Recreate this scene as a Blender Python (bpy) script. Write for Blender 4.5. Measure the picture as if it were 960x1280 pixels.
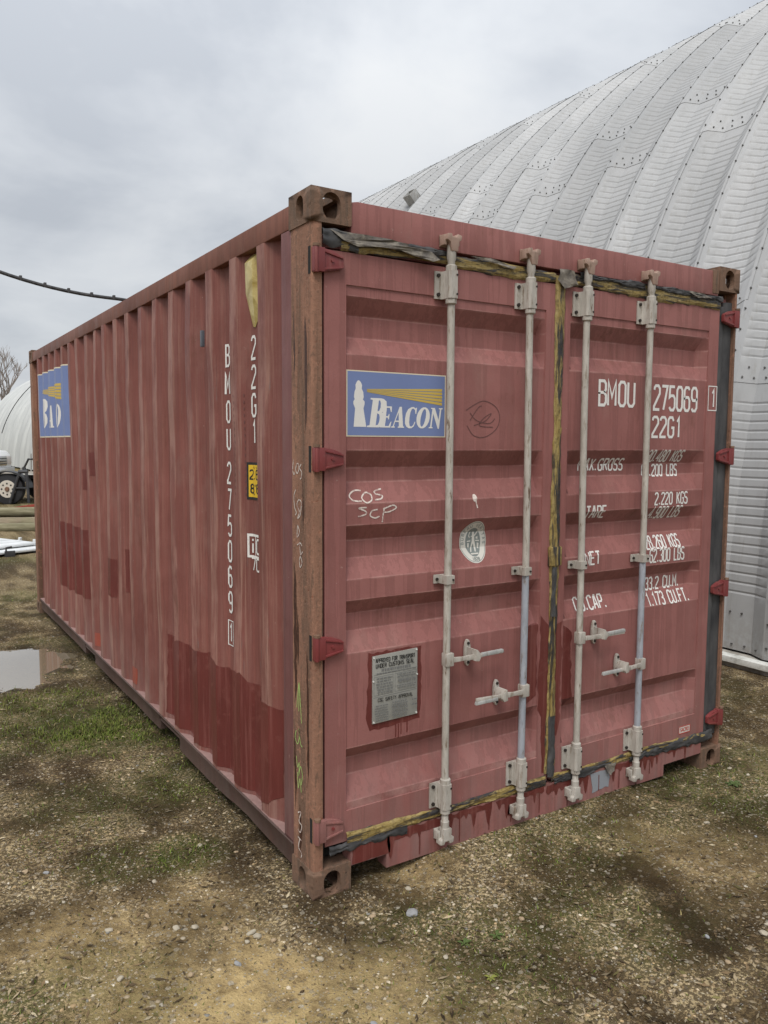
import bpy, bmesh, math, random
import numpy as np
from mathutils import Vector, Matrix
from mathutils.geometry import tessellate_polygon

for o in list(bpy.data.objects): bpy.data.objects.remove(o)
scene = bpy.context.scene
COL = scene.collection
RND = random.Random(7)
R_ = math.radians

# ------------------------------------------------------------------ camera
cam_d = bpy.data.cameras.new('camera'); cam = bpy.data.objects.new('camera', cam_d); COL.objects.link(cam)
scene.camera = cam
cam_d.sensor_fit = 'HORIZONTAL'; cam_d.sensor_width = 36.0; cam_d.lens = 36.0*994.19/960.0
cam_d.clip_start = 0.05; cam_d.clip_end = 2000
yaw, pitch, roll = 0.5658661, -0.0858097, 0.0048146
fw = Vector((math.sin(yaw)*math.cos(pitch), math.cos(yaw)*math.cos(pitch), math.sin(pitch)))
r0 = Vector((math.cos(yaw), -math.sin(yaw), 0)); u0 = r0.cross(fw)
rt = r0*math.cos(roll)+u0*math.sin(roll); up = -r0*math.sin(roll)+u0*math.cos(roll)
CAM = Vector((-1.2945, -2.5160, 1.7056))
cam.matrix_world = Matrix(((rt.x, up.x, -fw.x, CAM.x), (rt.y, up.y, -fw.y, CAM.y), (rt.z, up.z, -fw.z, CAM.z), (0, 0, 0, 1)))
scene.render.resolution_x = 768; scene.render.resolution_y = 1024

# ------------------------------------------------------------------ node helper
class G:
    def __init__(s, nt): s.nt = nt
    def n(s, t, **k):
        nd = s.nt.nodes.new(t)
        for a, v in k.items(): setattr(nd, a, v)
        return nd
    def put(s, sock, v):
        if isinstance(v, bpy.types.NodeSocket): s.nt.links.new(v, sock)
        elif v is not None:
            if isinstance(v, (tuple, list)) and sock.type == 'RGBA' and len(v) == 3: v = (*v, 1)
            sock.default_value = v
    def pos(s): return s.n('ShaderNodeNewGeometry').outputs['Position']
    def obj(s): return s.n('ShaderNodeTexCoord').outputs['Object']
    def map(s, v, scale=(1, 1, 1), loc=(0, 0, 0), rot=(0, 0, 0)):
        m = s.n('ShaderNodeMapping'); s.put(m.inputs[0], v); s.put(m.inputs['Scale'], scale)
        s.put(m.inputs['Location'], loc); s.put(m.inputs['Rotation'], rot); return m.outputs[0]
    def noise(s, v, scale, detail=4, rough=.55, dist=0):
        m = s.n('ShaderNodeTexNoise'); s.put(m.inputs['Vector'], v); m.inputs['Scale'].default_value = scale
        m.inputs['Detail'].default_value = detail; m.inputs['Roughness'].default_value = rough
        m.inputs['Distortion'].default_value = dist; return m.outputs[0]
    def vor(s, v, scale, feature='F1'):
        m = s.n('ShaderNodeTexVoronoi', feature=feature); s.put(m.inputs['Vector'], v); m.inputs['Scale'].default_value = scale; return m
    def ramp(s, f, stops, interp='LINEAR'):
        m = s.n('ShaderNodeValToRGB'); s.put(m.inputs[0], f); cr = m.color_ramp; cr.interpolation = interp
        while len(cr.elements) < len(stops): cr.elements.new(.5)
        for e, (p, c) in zip(cr.elements, stops):
            e.position = p; e.color = (c, c, c, 1) if not isinstance(c, (tuple, list)) else (*c[:3], 1)
        return m.outputs[0]
    def step(s, f, a, b): return s.ramp(f, [(a, 0.), (b, 1.)])
    def mix(s, f, a, b, bt='MIX'):
        m = s.n('ShaderNodeMix', data_type='RGBA', blend_type=bt); s.put(m.inputs[0], f); s.put(m.inputs[6], a); s.put(m.inputs[7], b); return m.outputs[2]
    def math(s, op, a, b=None, clamp=False):
        m = s.n('ShaderNodeMath', operation=op); m.use_clamp = clamp; s.put(m.inputs[0], a)
        if b is not None: s.put(m.inputs[1], b)
        return m.outputs[0]
    def mul(s, a, b): return s.math('MULTIPLY', a, b)
    def sep(s, v): m = s.n('ShaderNodeSeparateXYZ'); s.put(m.inputs[0], v); return m.outputs
    def attr(s, name): return s.n('ShaderNodeAttribute', attribute_name=name).outputs
    def bump(s, h, strength=.3, dist=.01, normal=None):
        m = s.n('ShaderNodeBump'); s.put(m.inputs['Height'], h); m.inputs['Strength'].default_value = strength
        m.inputs['Distance'].default_value = dist; s.put(m.inputs['Normal'], normal); return m.outputs[0]

def material(name, col=(.5, .5, .5), rough=.6, metal=0., spec=.4):
    m = bpy.data.materials.new(name); m.use_nodes = True; nt = m.node_tree
    b = nt.nodes['Principled BSDF']; g = G(nt)
    g.put(b.inputs['Base Color'], col); g.put(b.inputs['Roughness'], rough); g.put(b.inputs['Metallic'], metal)
    b.inputs['Specular IOR Level'].default_value = spec
    return m, g, b

# ------------------------------------------------------------------ world: overcast daylight
SUN_EL, SUN_AZ = 56, 226      # degrees; azimuth of the sun clockwise from +y
w = bpy.data.worlds.new('World'); scene.world = w; w.use_nodes = True
g = G(w.node_tree); bg = w.node_tree.nodes['Background']
sky = g.n('ShaderNodeTexSky', sky_type='NISHITA'); sky.sun_disc = False
sky.sun_elevation = R_(SUN_EL); sky.sun_rotation = R_(SUN_AZ); sky.air_density = 1.0; sky.dust_density = 3.0; sky.ozone_density = 1.0
d = g.n('ShaderNodeTexCoord').outputs['Generated']; sx = g.sep(d)
# flatten the direction on to a cloud deck so that clouds foreshorten towards the horizon
zz = g.math('ADD', g.math('MAXIMUM', sx[2], 0.0), .32)
cv = g.n('ShaderNodeCombineXYZ'); g.put(cv.inputs[0], g.math('DIVIDE', sx[0], zz)); g.put(cv.inputs[1], g.math('DIVIDE', sx[1], zz)); g.put(cv.inputs[2], .3)
c1 = g.noise(g.map(cv.outputs[0], (1, 1, 1), (4.3, 1.7, 0)), .95, 6, .55, .5)
c2 = g.noise(g.map(cv.outputs[0], (1, 1, 1), (1.1, 8.2, 2)), 3.0, 5, .55, .4)
cf = g.math('ADD', g.mul(c1, .72), g.mul(c2, .28))
cloud = g.ramp(cf, [(.39, (3.6, 3.8, 4.1)), (.46, (4.3, 4.48, 4.72)), (.52, (4.85, 5.0, 5.18)), (.60, (5.3, 5.4, 5.48))])
# an overcast sky is brighter overhead than at the horizon (CIE overcast: 1 + 2 sin)
gain = g.math('ADD', 1.0, g.mul(g.math('MAXIMUM', g.math('SUBTRACT', sx[2], .25), 0.0), 1.5))
gv = g.n('ShaderNodeVectorMath', operation='SCALE'); g.put(gv.inputs[0], cloud); g.put(gv.inputs['Scale'], gain)
g.put(bg.inputs['Color'], g.mix(.90, sky.outputs[0], gv.outputs[0])); bg.inputs['Strength'].default_value = .1

sl = bpy.data.lights.new('sun', 'SUN'); sl.energy = 1.5; sl.angle = R_(24); sl.color = (1, .97, .93)
sun = bpy.data.objects.new('sun', sl); COL.objects.link(sun)
sdir = Vector((math.sin(R_(SUN_AZ))*math.cos(R_(SUN_EL)), math.cos(R_(SUN_AZ))*math.cos(R_(SUN_EL)), math.sin(R_(SUN_EL))))
sun.rotation_euler = sdir.to_track_quat('Z', 'Y').to_euler(); sun.location = (-3, -6, 12)
scene.view_settings.view_transform = 'Standard'; scene.view_settings.look = 'None'
scene.view_settings.exposure = 0.54; scene.view_settings.gamma = 1.0

# ------------------------------------------------------------------ mesh helpers
def link(o, parent=None):
    COL.objects.link(o)
    if parent is not None: o.parent = parent
    return o
def tag(o, label=None, cat=None, group=None, kind=None):
    for k, v in (('label', label), ('category', cat), ('group', group), ('kind', kind)):
        if v: o[k] = v
    return o
def empty(name, loc=(0, 0, 0), rz=0, label=None, cat=None, group=None):
    o = bpy.data.objects.new(name, None); o.location = loc; o.rotation_euler = (0, 0, rz); o.empty_display_size = .2
    return tag(link(o), label, cat, group)
def mesh_obj(name, me, mat, parent=None, smooth=None):
    if mat is not None and len(me.materials) == 0: me.materials.append(mat)
    if smooth is not None:
        me.polygons.foreach_set('use_smooth', [True]*len(me.polygons)); me.set_sharp_from_angle(angle=R_(smooth))
    return link(bpy.data.objects.new(name, me), parent)
class MB:
    def __init__(s): s.v = []; s.f = []
    def add(s, vs, fs):
        k = len(s.v); s.v += [tuple(v) for v in vs]; s.f += [tuple(i+k for i in f) for f in fs]; return s
    def box(s, x0, x1, y0, y1, z0, z1):
        return s.add([(x0, y0, z0), (x1, y0, z0), (x1, y1, z0), (x0, y1, z0), (x0, y0, z1), (x1, y0, z1), (x1, y1, z1), (x0, y1, z1)],
                     [(3, 2, 1, 0), (4, 5, 6, 7), (0, 1, 5, 4), (1, 2, 6, 5), (2, 3, 7, 6), (3, 0, 4, 7)])
    def prism(s, poly, axis, a, b):
        """2-D outline extruded along an axis; poly given in the other two axes in xyz order"""
        n = len(poly); ins = 'xyz'.index(axis)
        def P(q, t): q = list(q); q.insert(ins, t); return tuple(q)
        vs = [P(q, a) for q in poly]+[P(q, b) for q in poly]
        tris = tessellate_polygon([[Vector((q[0], q[1], 0)) for q in poly]])
        fs = [tuple(t) for t in tris]+[tuple(i+n for i in reversed(t)) for t in tris]
        fs += [(i, (i+1) % n, (i+1) % n+n, i+n) for i in range(n)]
        return s.add(vs, fs)
    def tube(s, path, rad, n=10, cap=True):
        path = [Vector(p) for p in path]; rs = rad if isinstance(rad, (list, tuple)) else [rad]*len(path)
        vs = []; fs = []; prev = None
        for i, p in enumerate(path):
            t = (path[min(i+1, len(path)-1)]-path[max(i-1, 0)]).normalized()
            a = (prev - t*prev.dot(t)).normalized() if prev is not None else t.orthogonal().normalized()
            prev = a; b = t.cross(a)
            for k in range(n):
                q = 2*math.pi*k/n; vs.append(p+(a*math.cos(q)+b*math.sin(q))*rs[i])
        for i in range(len(path)-1):
            for k in range(n): fs.append((i*n+k, i*n+(k+1) % n, (i+1)*n+(k+1) % n, (i+1)*n+k))
        if cap: fs.append(tuple(reversed(range(n)))); fs.append(tuple((len(path)-1)*n+k for k in range(n)))
        return s.add(vs, fs)
    def xform(s, M):
        s.v = [tuple(M @ Vector(v)) for v in s.v]; return s
    def mesh(s, name, bevel=0, seg=2, ang=40):
        me = bpy.data.meshes.new(name); me.from_pydata(s.v, [], s.f); me.validate()
        bm = bmesh.new(); bm.from_mesh(me); bmesh.ops.recalc_face_normals(bm, faces=bm.faces)
        if bevel:
            es = [e for e in bm.edges if len(e.link_faces) == 2 and e.calc_face_angle(0) > R_(ang)]
            bmesh.ops.bevel(bm, geom=es, offset=bevel, segments=seg, affect='EDGES', profile=.6, clamp_overlap=True)
        bm.to_mesh(me); bm.free(); return me
    def build(s, name, mat, parent=None, bevel=0, smooth=35, seg=2):
        return mesh_obj(name, s.mesh(name, bevel, seg), mat, parent, smooth)
def clone(o, parent, loc=None, rot=None, scale=None):
    c = o.copy(); link(c, parent)
    if loc is not None: c.location = loc
    if rot is not None: c.rotation_euler = rot
    if scale is not None: c.scale = scale
    for ch in list(o.children):
        clone(ch, c)
    return c

# value noise in numpy, used for ground relief and scattering
def _h(ix, iy, seed):
    n = (ix.astype(np.int64)*374761393+iy.astype(np.int64)*668265263+seed*1442695041) & 0x7fffffff
    n = ((n ^ (n >> 13))*1274126177) & 0x7fffffff
    n = ((n ^ (n >> 16))*2246822519) & 0x7fffffff
    return (n & 0xffff)/65535.0
def vn(x, y, s, seed=0):
    x = np.asarray(x, float)*s; y = np.asarray(y, float)*s
    ix = np.floor(x); iy = np.floor(y); fx = x-ix; fy = y-iy
    fx = fx*fx*(3-2*fx); fy = fy*fy*(3-2*fy)
    a = _h(ix, iy, seed); b = _h(ix+1, iy, seed); c = _h(ix, iy+1, seed); d_ = _h(ix+1, iy+1, seed)
    return (a*(1-fx)+b*fx)*(1-fy)+(c*(1-fx)+d_*fx)*fy
def fbm(x, y, s, seed=0, oct=4):
    t = 0; a = .5; n = 0
    for i in range(oct): t = t+a*vn(x, y, s*2**i, seed+i*17); n += a; a *= .5
    return t/n
def sstep(a, b, x): t = np.clip((x-a)/(b-a), 0, 1); return t*t*(3-2*t)

# ------------------------------------------------------------------ materials
def paint(name, c_lo, c_hi, rough=.55, scuff=True, rustiness=.5, chalk=(.36, .17, .15), dust=(.30, .215, .175), mud=(.235, .17, .155)):
    """weathered container enamel: faded blotches, vertical run-off streaks, chips, dents"""
    m, g, b = material(name, rough=rough, spec=.22); p = g.pos()
    big = g.noise(p, 1.1, 5, .6, .3); mid = g.noise(g.map(p, (1, 1, .5)), 5.5, 5, .65)
    col = g.mix(g.step(big, .32, .68), c_lo, c_hi)
    streak = g.noise(g.map(p, (16, 16, .55)), 1.6, 5, .7)
    col = g.mix(g.mul(g.step(streak, .5, .82), .45), col, chalk)
    col = g.mix(g.mul(g.step(streak, .5, .2), .30), col, (c_lo[0]*.62, c_lo[1]*.6, c_lo[2]*.6))
    col = g.mix(g.mul(g.step(mid, .55, .8), .28), col, dust)
    if scuff:
        cr = g.attr('crest')[2]
        s1 = g.noise(g.map(p, (30, 30, .9), (3, 7, 1)), 1.5, 6, .72)
        s2 = g.noise(g.map(p, (5, 5, .7), (1, 2, 9)), 1.3, 3, .5)
        f = g.mul(g.mul(g.step(s1, .47, .62), g.step(s2, .36, .58)), cr)
        col = g.mix(g.mul(f, .65), col, (.37, .22, .17))
        ed = g.step(cr, .93, 1.0); s4 = g.noise(g.map(p, (3, 3, 1.1), (7, 7, 2)), 2.2, 5, .65)
        col = g.mix(g.mul(g.mul(ed, g.step(s4, .45, .62)), .45), col, (.43, .25, .20))
        s3 = g.noise(g.map(p, (34, 34, 2.2), (9, 1, 4)), 1.6, 6, .75)
        f3 = g.mul(g.mul(g.step(s3, .60, .67), g.step(s2, .5, .62)), cr)
        col = g.mix(f3, col, (.16, .145, .135))
    fo = g.attr('fold')[2]; fn = g.noise(g.map(p, (7, 7, 7), (3, 3, 3)), 1.4, 5, .7)
    col = g.mix(g.mul(g.mul(fo, g.step(fn, .40, .62)), .6), col, (.46, .26, .23))
    ch = g.noise(p, 46, 5, .7); ch2 = g.noise(p, 4.2, 3, .5)
    fr = g.mul(g.step(ch, .70 , .735), g.step(ch2, .5, .68))
    col = g.mix(g.mul(fr, rustiness), col, (.075, .032, .02))
    ln = g.noise(g.map(p, (60, 60, 60), (5, 5, 5)), 1, 3, .6)
    col = g.mix(g.mul(g.step(ln, .72, .76), .5), col, (.42, .30, .26))
    rb = g.noise(p, 2.7, 6, .7, .6); rb2 = g.noise(g.map(p, (40, 40, 4)), 1, 5, .7)
    col = g.mix(g.mul(g.mul(g.step(rb, .58, .66), g.step(rb2, .46, .6)), .7*rustiness), col, (.10, .042, .022))
    # road dirt thrown up on the lowest half metre
    z = g.sep(p)[2]
    low = g.mul(g.math('SUBTRACT', 1, g.math('DIVIDE', z, .62), True), g.step(g.noise(g.map(p, (9, 9, 2)), 2, 5, .6), .35, .7))
    col = g.mix(g.mul(low, .55), col, mud)
    g.put(b.inputs['Base Color'], col)
    g.put(b.inputs['Roughness'], g.ramp(mid, [(.3, rough-.1), (.75, rough+.15)]))
    h = g.math('ADD', g.mul(g.noise(p, 3.2, 2, .4), 1.0), g.mul(ch, .05))
    g.put(b.inputs['Normal'], g.bump(h, .6, .03, g.bump(g.noise(p, 90, 3), .12, .002)))
    return m
M = {}
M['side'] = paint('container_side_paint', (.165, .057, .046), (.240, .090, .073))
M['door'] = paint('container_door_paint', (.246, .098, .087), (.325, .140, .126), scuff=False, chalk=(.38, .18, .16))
M['rail'] = paint('container_rail_paint', (.14, .055, .038), (.235, .10, .068), scuff=False, rustiness=1., chalk=(.30, .16, .11))
M['plate'] = paint('container_edge_plate_paint', (.15, .06, .056), (.22, .105, .10), scuff=False, chalk=(.33, .20, .195))
M['base_rail'] = paint('container_base_rail_paint', (.060, .034, .028), (.105, .06, .05), scuff=False, rustiness=.9, chalk=(.16, .12, .105), dust=(.12, .095, .08), mud=(.10, .078, .062))
M['flange'] = paint('dusty_flange_paint', (.26, .155, .14), (.34, .22, .20), scuff=False, chalk=(.4, .3, .28), mud=(.3, .21, .19))

def fresh(name, c, rough=.42):
    m, g, b = material(name, rough=rough); p = g.pos()
    n = g.noise(g.map(p, (1, 1, .35)), 8, 4, .6); s = g.noise(g.map(p, (40, 40, 1.1)), 1.3, 5, .7)
    col = g.mix(g.step(n, .3, .7), c, tuple(k*1.35 for k in c))
    col = g.mix(g.mul(g.step(s, .52, .70), .6), col, (.25, .095, .08)); e_ = g.noise(p, 11, 6, .7, .4); col = g.mix(g.mul(g.step(e_, .56, .70), .65), col, (.20, .07, .058))
    g.put(b.inputs['Base Color'], col); g.put(b.inputs['Normal'], g.bump(g.noise(p, 60, 3), .15, .003)); return m
M['patch'] = fresh('touch_up_red_paint', (.108, .025, .021))
M['patch_bright'] = fresh('touch_up_orange_red_paint', (.24, .055, .035))
M['hinge'] = fresh('hinge_red_paint', (.165, .034, .034), .38)

def rusty(name, a, b_, c, zs=.35):
    m, g, b = material(name, rough=.8, spec=.25); p = g.pos()
    n1 = g.noise(g.map(p, (1, 1, zs)), 11, 6, .65, .4); n2 = g.noise(p, 55, 5, .7); n3 = g.noise(g.map(p, (17, 17, 2.4)), 1.2, 6, .75, .5)
    col = g.mix(g.step(n1, .36, .62), a, b_)
    col = g.mix(g.mul(g.step(n3, .54, .60), .85), col, c)
    n5 = g.noise(g.map(p, (7, 7, .5), (2, 9, 4)), 1.4, 5, .7); col = g.mix(g.mul(g.step(n5, .50, .60), .8), col, c)
    n7 = g.noise(p, 24, 6, .75, .8); col = g.mix(g.mul(g.step(n7, .57, .61), .7), col, tuple(k*1.25 for k in b_)); col = g.mix(g.mul(g.step(n2, .56, .66), .7), col, tuple(k*.35 for k in a))
    col = g.mix(g.mul(g.step(n2, .36, .26), .3), col, (.34, .24, .17))
    g.put(b.inputs['Base Color'], col)
    g.put(b.inputs['Normal'], g.bump(g.math('ADD', n2, g.mul(n1, .8)), .55, .006)); return m
M['post'] = rusty('rusted_post_paint', (.165, .060, .036), (.285, .125, .076), (.055, .020, .012), .16)
M['casting'] = rusty('rusted_casting_steel', (.066, .031, .019), (.135, .063, .038), (.024, .014, .011), .6)

def bone(name, c, c2):
    m, g, b = material(name, rough=.55); p = g.pos()
    n1 = g.noise(g.map(p, (1, 1, .4)), 22, 5, .65); n2 = g.noise(g.map(p, (1, 1, .18)), 60, 5, .72); n3 = g.noise(p, 7, 3)
    col = g.mix(g.step(n1, .35, .7), c, c2)
    col = g.mix(g.mul(g.step(n2, .53, .66), .7), col, (.19, .14, .095))
    col = g.mix(g.mul(g.mul(g.step(n2, .58, .66), g.step(n3, .47, .6)), .85), col, (.11, .06, .035))
    g.put(b.inputs['Base Color'], col); g.put(b.inputs['Normal'], g.bump(n2, .25, .003)); return m
M['rod'] = bone('ivory_lock_rod_paint', (.35, .32, .275), (.52, .485, .43))
M['rod_blue'] = bone('grey_blue_lock_rod_paint', (.27, .29, .325), (.39, .41, .445))
M['bracket'] = bone('ivory_bracket_paint', (.35, .322, .28), (.50, .465, .415))
M['zinc'] = bone('worn_zinc_handle', (.30, .30, .29), (.44, .44, .42))
M['cam'] = bone('rusting_cam_iron', (.30, .20, .155), (.40, .28, .22))
M['rust'] = rusty('bare_rust', (.11, .05, .03), (.17, .085, .05), (.05, .025, .016), 1)
M['bolt'], _, _ = material('dark_bolt_steel', (.05, .042, .038), .5, .6)

m, g, b = material('black_rubber', rough=.62); p = g.pos()
g.put(b.inputs['Base Color'], g.mix(g.step(g.noise(g.map(p, (1, 1, .3)), 14, 5), .35, .7), (.028, .028, .03), (.085, .083, .082)))
g.put(b.inputs['Normal'], g.bump(g.noise(p, 30, 4), .3, .004)); M['rubber'] = m
def tape(name, sc):
    m, g, b = material(name, rough=.5); p = g.pos(); v = g.map(p, sc)
    n1 = g.noise(v, 1, 5, .6, .8); n2 = g.noise(g.map(p, tuple(k*2.7 for k in sc), (3, 1, 2)), 1, 5, .65, .5)
    col = g.mix(g.step(n2, .35, .65), (.22, .145, .030), (.40, .31, .13))
    col = g.mix(g.step(n1, .485, .55), col, (.035, .034, .036))
    n6 = g.noise(p, 60, 4, .6); col = g.mix(g.mul(g.step(n6, .5, .62), .55), col, (.09, .06, .025))
    col = g.mix(g.mul(g.step(n2, .56, .64), .8), col, (.10, .062, .02))
    g.put(b.inputs['Base Color'], col); g.put(b.inputs['Normal'], g.bump(g.math('ADD', n1, g.mul(n2, .5)), .6, .012)); return m
M['tape_h'] = tape('yellowed_torn_tape_across', (5, 20, 42)); M['tape_v'] = tape('yellowed_torn_tape_upright', (45, 20, 3.2))
m, g, b = material('grey_tape_flap', rough=.55); p = g.pos(); n = g.noise(p, 26, 5, .6, .6)
g.put(b.inputs['Base Color'], g.ramp(n, [(.3, (.07, .062, .055)), (.5, (.15, .13, .105)), (.7, (.28, .25, .2))])); g.put(b.inputs['Normal'], g.bump(n, .5, .01)); M['flap'] = m

def flat(name, c, rough=.5, wear=.25, under=(.24, .092, .082), th=(.62, .68)):
    m, g, b = material(name, rough=rough); p = g.pos(); n = g.noise(p, 70, 5, .7); n2 = g.noise(p, 9, 4, .6)
    col = g.mix(g.mul(g.step(n2, .4, .75), .3), c, tuple(k*.8 for k in c))
    g.put(b.inputs['Base Color'], g.mix(g.mul(g.step(n, *th), wear), col, under)); return m
M['white'] = flat('white_marking_vinyl', (.74, .72, .68), wear=.55)
M['ghost'] = flat('half_worn_white_marking', (.60, .52, .48), wear=.9, th=(.5, .56))
M['blue'] = flat('faded_blue_sign_vinyl', (.165, .215, .40), wear=.12, under=(.4, .42, .46))
M['cream'] = flat('cream_sign_border', (.68, .60, .44), wear=.2)
M['beam'] = flat('yellow_sign_beam', (.56, .40, .085), wear=.2)
M['sign_white'] = flat('sign_white_print', (.72, .70, .66), wear=.15, under=(.4, .42, .46))
M['black'] = flat('black_print', (.02, .02, .02), wear=.1, under=(.2, .2, .2))
M['hazard'] = flat('height_plate_yellow', (.66, .43, .025), wear=.15)
M['cscplate'] = flat('dulled_aluminium_plate', (.30, .295, .265), .42, .25, (.2, .19, .16))
M['greyprint'] = flat('grey_print', (.17, .17, .165), wear=.2, under=(.45, .45, .43))
M['sticker'] = flat('emblem_sticker_paper', (.62, .60, .54), wear=.15)
M['emblem'] = flat('emblem_grey_green_print', (.20, .225, .215), wear=.2, under=(.5, .5, .47))
M['redprint'] = flat('red_print', (.5, .05, .04), wear=.1)
M['chalk'] = flat('white_chalk', (.66, .58, .52), .9, .7, th=(.5, .6)); M['chalk_green'] = flat('green_crayon', (.36, .48, .15), .9, .5)
M['scratch'] = flat('dark_scratch', (.13, .06, .055), .9, .5)
m, g, b = material('clear_yellowed_film', (.46, .36, .13), .28); p = g.pos(); n = g.noise(p, 14, 4, .6, .5)
g.put(b.inputs['Base Color'], g.ramp(n, [(.35, (.34, .25, .06)), (.65, (.58, .48, .20))])); g.put(b.inputs['Normal'], g.bump(n, .5, .01)); M['film'] = m
m, g, b = material('slate_strap_steel', (.10, .11, .13), .5); M['slate'] = m
m, g, b = material('dark_interior_shade', (.015, .014, .013), .9); M['dark'] = m  # near-black colour carries the shade inside openings and the box
m, g, b = material('grey_patch_primer', (.27, .285, .31), .6); M['greyprimer'] = m

# corrugated arch steel
m, g, b = material('galvanised_arch_steel', rough=.6, metal=.0, spec=.22); p = g.pos()
oi = g.n('ShaderNodeObjectInfo').outputs['Random']
n1 = g.noise(g.map(p, (1.5, 1.5, .5)), 1.6, 5, .6); n2 = g.noise(p, 22, 4, .65); n3 = g.noise(g.map(p, (14, 14, .9)), 1, 5, .65)
col = g.mix(g.step(n1, .3, .7), (.355, .36, .36), (.435, .436, .434))
col = g.mix(1., col, g.ramp(oi, [(0., .86), (.5, 1.), (1., 1.1)]), 'MULTIPLY')
col = g.mix(g.mul(g.step(n3, .52, .78), .45), col, (.28, .275, .265)); col = g.mix(g.mul(g.step(n2, .58, .8), .25), col, (.49, .49, .48))
st = g.noise(g.map(p, (26, 26, .45), (4, 4, 4)), 1, 5, .72); col = g.mix(g.mul(g.step(st, .56, .72), .5), col, (.25, .235, .20)); pb = g.noise(p, .55, 3); col = g.mix(g.mul(g.step(pb, .45, .7), .3), col, (.30, .305, .31))
lowz = g.math('SUBTRACT', 1, g.math('DIVIDE', g.sep(p)[2], .5), True)
col = g.mix(g.mul(g.mul(lowz, g.step(n2, .35, .6)), .7), col, (.24, .22, .19))
g.put(b.inputs['Base Color'], col); 
g.put(b.inputs['Roughness'], g.ramp(n2, [(.3, .55), (.7, .72)])); g.put(b.inputs['Normal'], g.bump(g.noise(p, 5, 3), .12, .02)); M['arch'] = m
m, g, b = material('far_arch_fabric', rough=.6); p = g.pos(); n = g.noise(g.map(p, (.4, .4, .1)), 2, 4)
g.put(b.inputs['Base Color'], g.ramp(n, [(.3, (.42, .43, .42)), (.7, (.56, .57, .55))])); M['fararch'] = m
m, g, b = material('weathered_concrete', rough=.85); p = g.pos(); n = g.noise(p, 9, 6, .65)
g.put(b.inputs['Base Color'], g.ramp(n, [(.3, (.17, .155, .13)), (.55, (.36, .34, .30)), (.7, (.5, .48, .44))])); g.put(b.inputs['Normal'], g.bump(n, .4, .01)); M['concrete'] = m
m, g, b = material('white_angle_trim', rough=.6); p = g.pos(); n = g.noise(p, 16, 5, .6)
g.put(b.inputs['Base Color'], g.ramp(n, [(.3, (.40, .40, .36)), (.55, (.66, .66, .62))])); M['trim'] = m

# ground
def attrcol(name, rough=.9, rel=0.0):
    m, g, b = material(name, rough=rough, spec=.12); c = g.attr('Col')[0]
    g.put(b.inputs['Base Color'], g.mix(g.mul(g.step(g.noise(g.pos(), 220, 3), .4, .7), .35), c, (.12, .09, .055)))
    if rel: g.put(b.inputs['Normal'], g.bump(g.noise(g.pos(), 160, 3), rel, .003))
    return m
M['stone'] = attrcol('pebble_mix', .85, .4); M['blade'] = attrcol('grass_blades', .7); M['litter'] = attrcol('dead_leaf_litter', .85)
m, g, b = material('gravelly_soil', rough=.95, spec=.08); p = g.pos()
a_g = g.attr('grass')[2]; a_s = g.attr('sand')[2]; a_w = g.attr('wet')[2]
n1 = g.noise(p, 2.2, 6, .62, .3); n2 = g.noise(p, 14, 6, .7); n3 = g.noise(p, 75, 5, .7); n4 = g.noise(p, 240, 3, .6)
a_t = g.attr('tone')[2]
soil = g.ramp(g.math('ADD', g.mul(a_t, .55), g.math('ADD', g.mul(n2, .30), g.mul(n3, .15))), [(.25, (.098, .067, .032)), (.42, (.190, .136, .070)), (.58, (.335, .250, .135)), (.78, (.50, .39, .22))])
soil = g.mix(g.mul(g.step(n3, .5, .7), .55), soil, (.47, .38, .255)); soil = g.mix(g.mul(g.step(n3, .47, .30), .8), soil, (.06, .041, .022))
sand = g.ramp(g.math('ADD', g.mul(n2, .6), g.mul(n3, .4)), [(.35, (.33, .225, .10)), (.6, (.58, .43, .21))])
soil = g.mix(g.math('MULTIPLY', a_s, g.step(n2, .2, .55), True), soil, sand)
moss = g.ramp(n3, [(.3, (.032, .040, .012)), (.55, (.085, .105, .026)), (.75, (.15, .165, .05))])
soil = g.mix(g.math('MULTIPLY', a_g, g.step(g.math('ADD', g.mul(n2, .5), g.mul(n3, .5)), .36, .56), True), soil, moss)
vo = g.vor(p, 95); peb = g.math('LESS_THAN', vo.outputs['Distance'], .34)
pm = g.mul(peb, g.step(g.sep(vo.outputs['Color'])[0], .55, .6))
vo2 = g.vor(p, 34); pm2 = g.mul(g.math('LESS_THAN', vo2.outputs['Distance'], .33), g.step(g.sep(vo2.outputs['Color'])[0], .6, .64))
soil = g.mix(g.mul(pm2, .6), soil, g.ramp(g.sep(vo2.outputs['Color'])[1], [(0., (.12, .095, .06)), (.5, (.30, .25, .18)), (1., (.5, .45, .36))]))
soil = g.mix(g.mul(pm, g.math('SUBTRACT', .75, g.mul(a_w, .3))), soil, g.ramp(g.sep(vo.outputs['Color'])[1], [(0., (.16, .13, .09)), (.5, (.34, .285, .205)), (1., (.56, .52, .43))]))
soil = g.mix(a_w, soil, g.mix(1., soil, (.52, .50, .49), 'MULTIPLY'))
g.put(b.inputs['Base Color'], soil)
g.put(b.inputs['Roughness'], g.math('SUBTRACT', .95, g.mul(a_w, .45)))
hh = g.math('ADD', g.math('ADD', g.mul(n2, 1.0), g.mul(n3, .45)), g.math('ADD', g.mul(n4, .12), g.mul(pm, .25)))
g.put(b.inputs['Normal'], g.bump(g.math('ADD', hh, g.mul(pm2, .3)), 1.0, .026)); M['soil'] = m
m, g, b = material('muddy_water', (.22, .18, .12), .03, 0, .5); b.inputs['IOR'].default_value = 1.33; b.inputs['Coat Weight'].default_value = 1.0; b.inputs['Coat IOR'].default_value = 1.8; b.inputs['Coat Roughness'].default_value = .02
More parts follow.
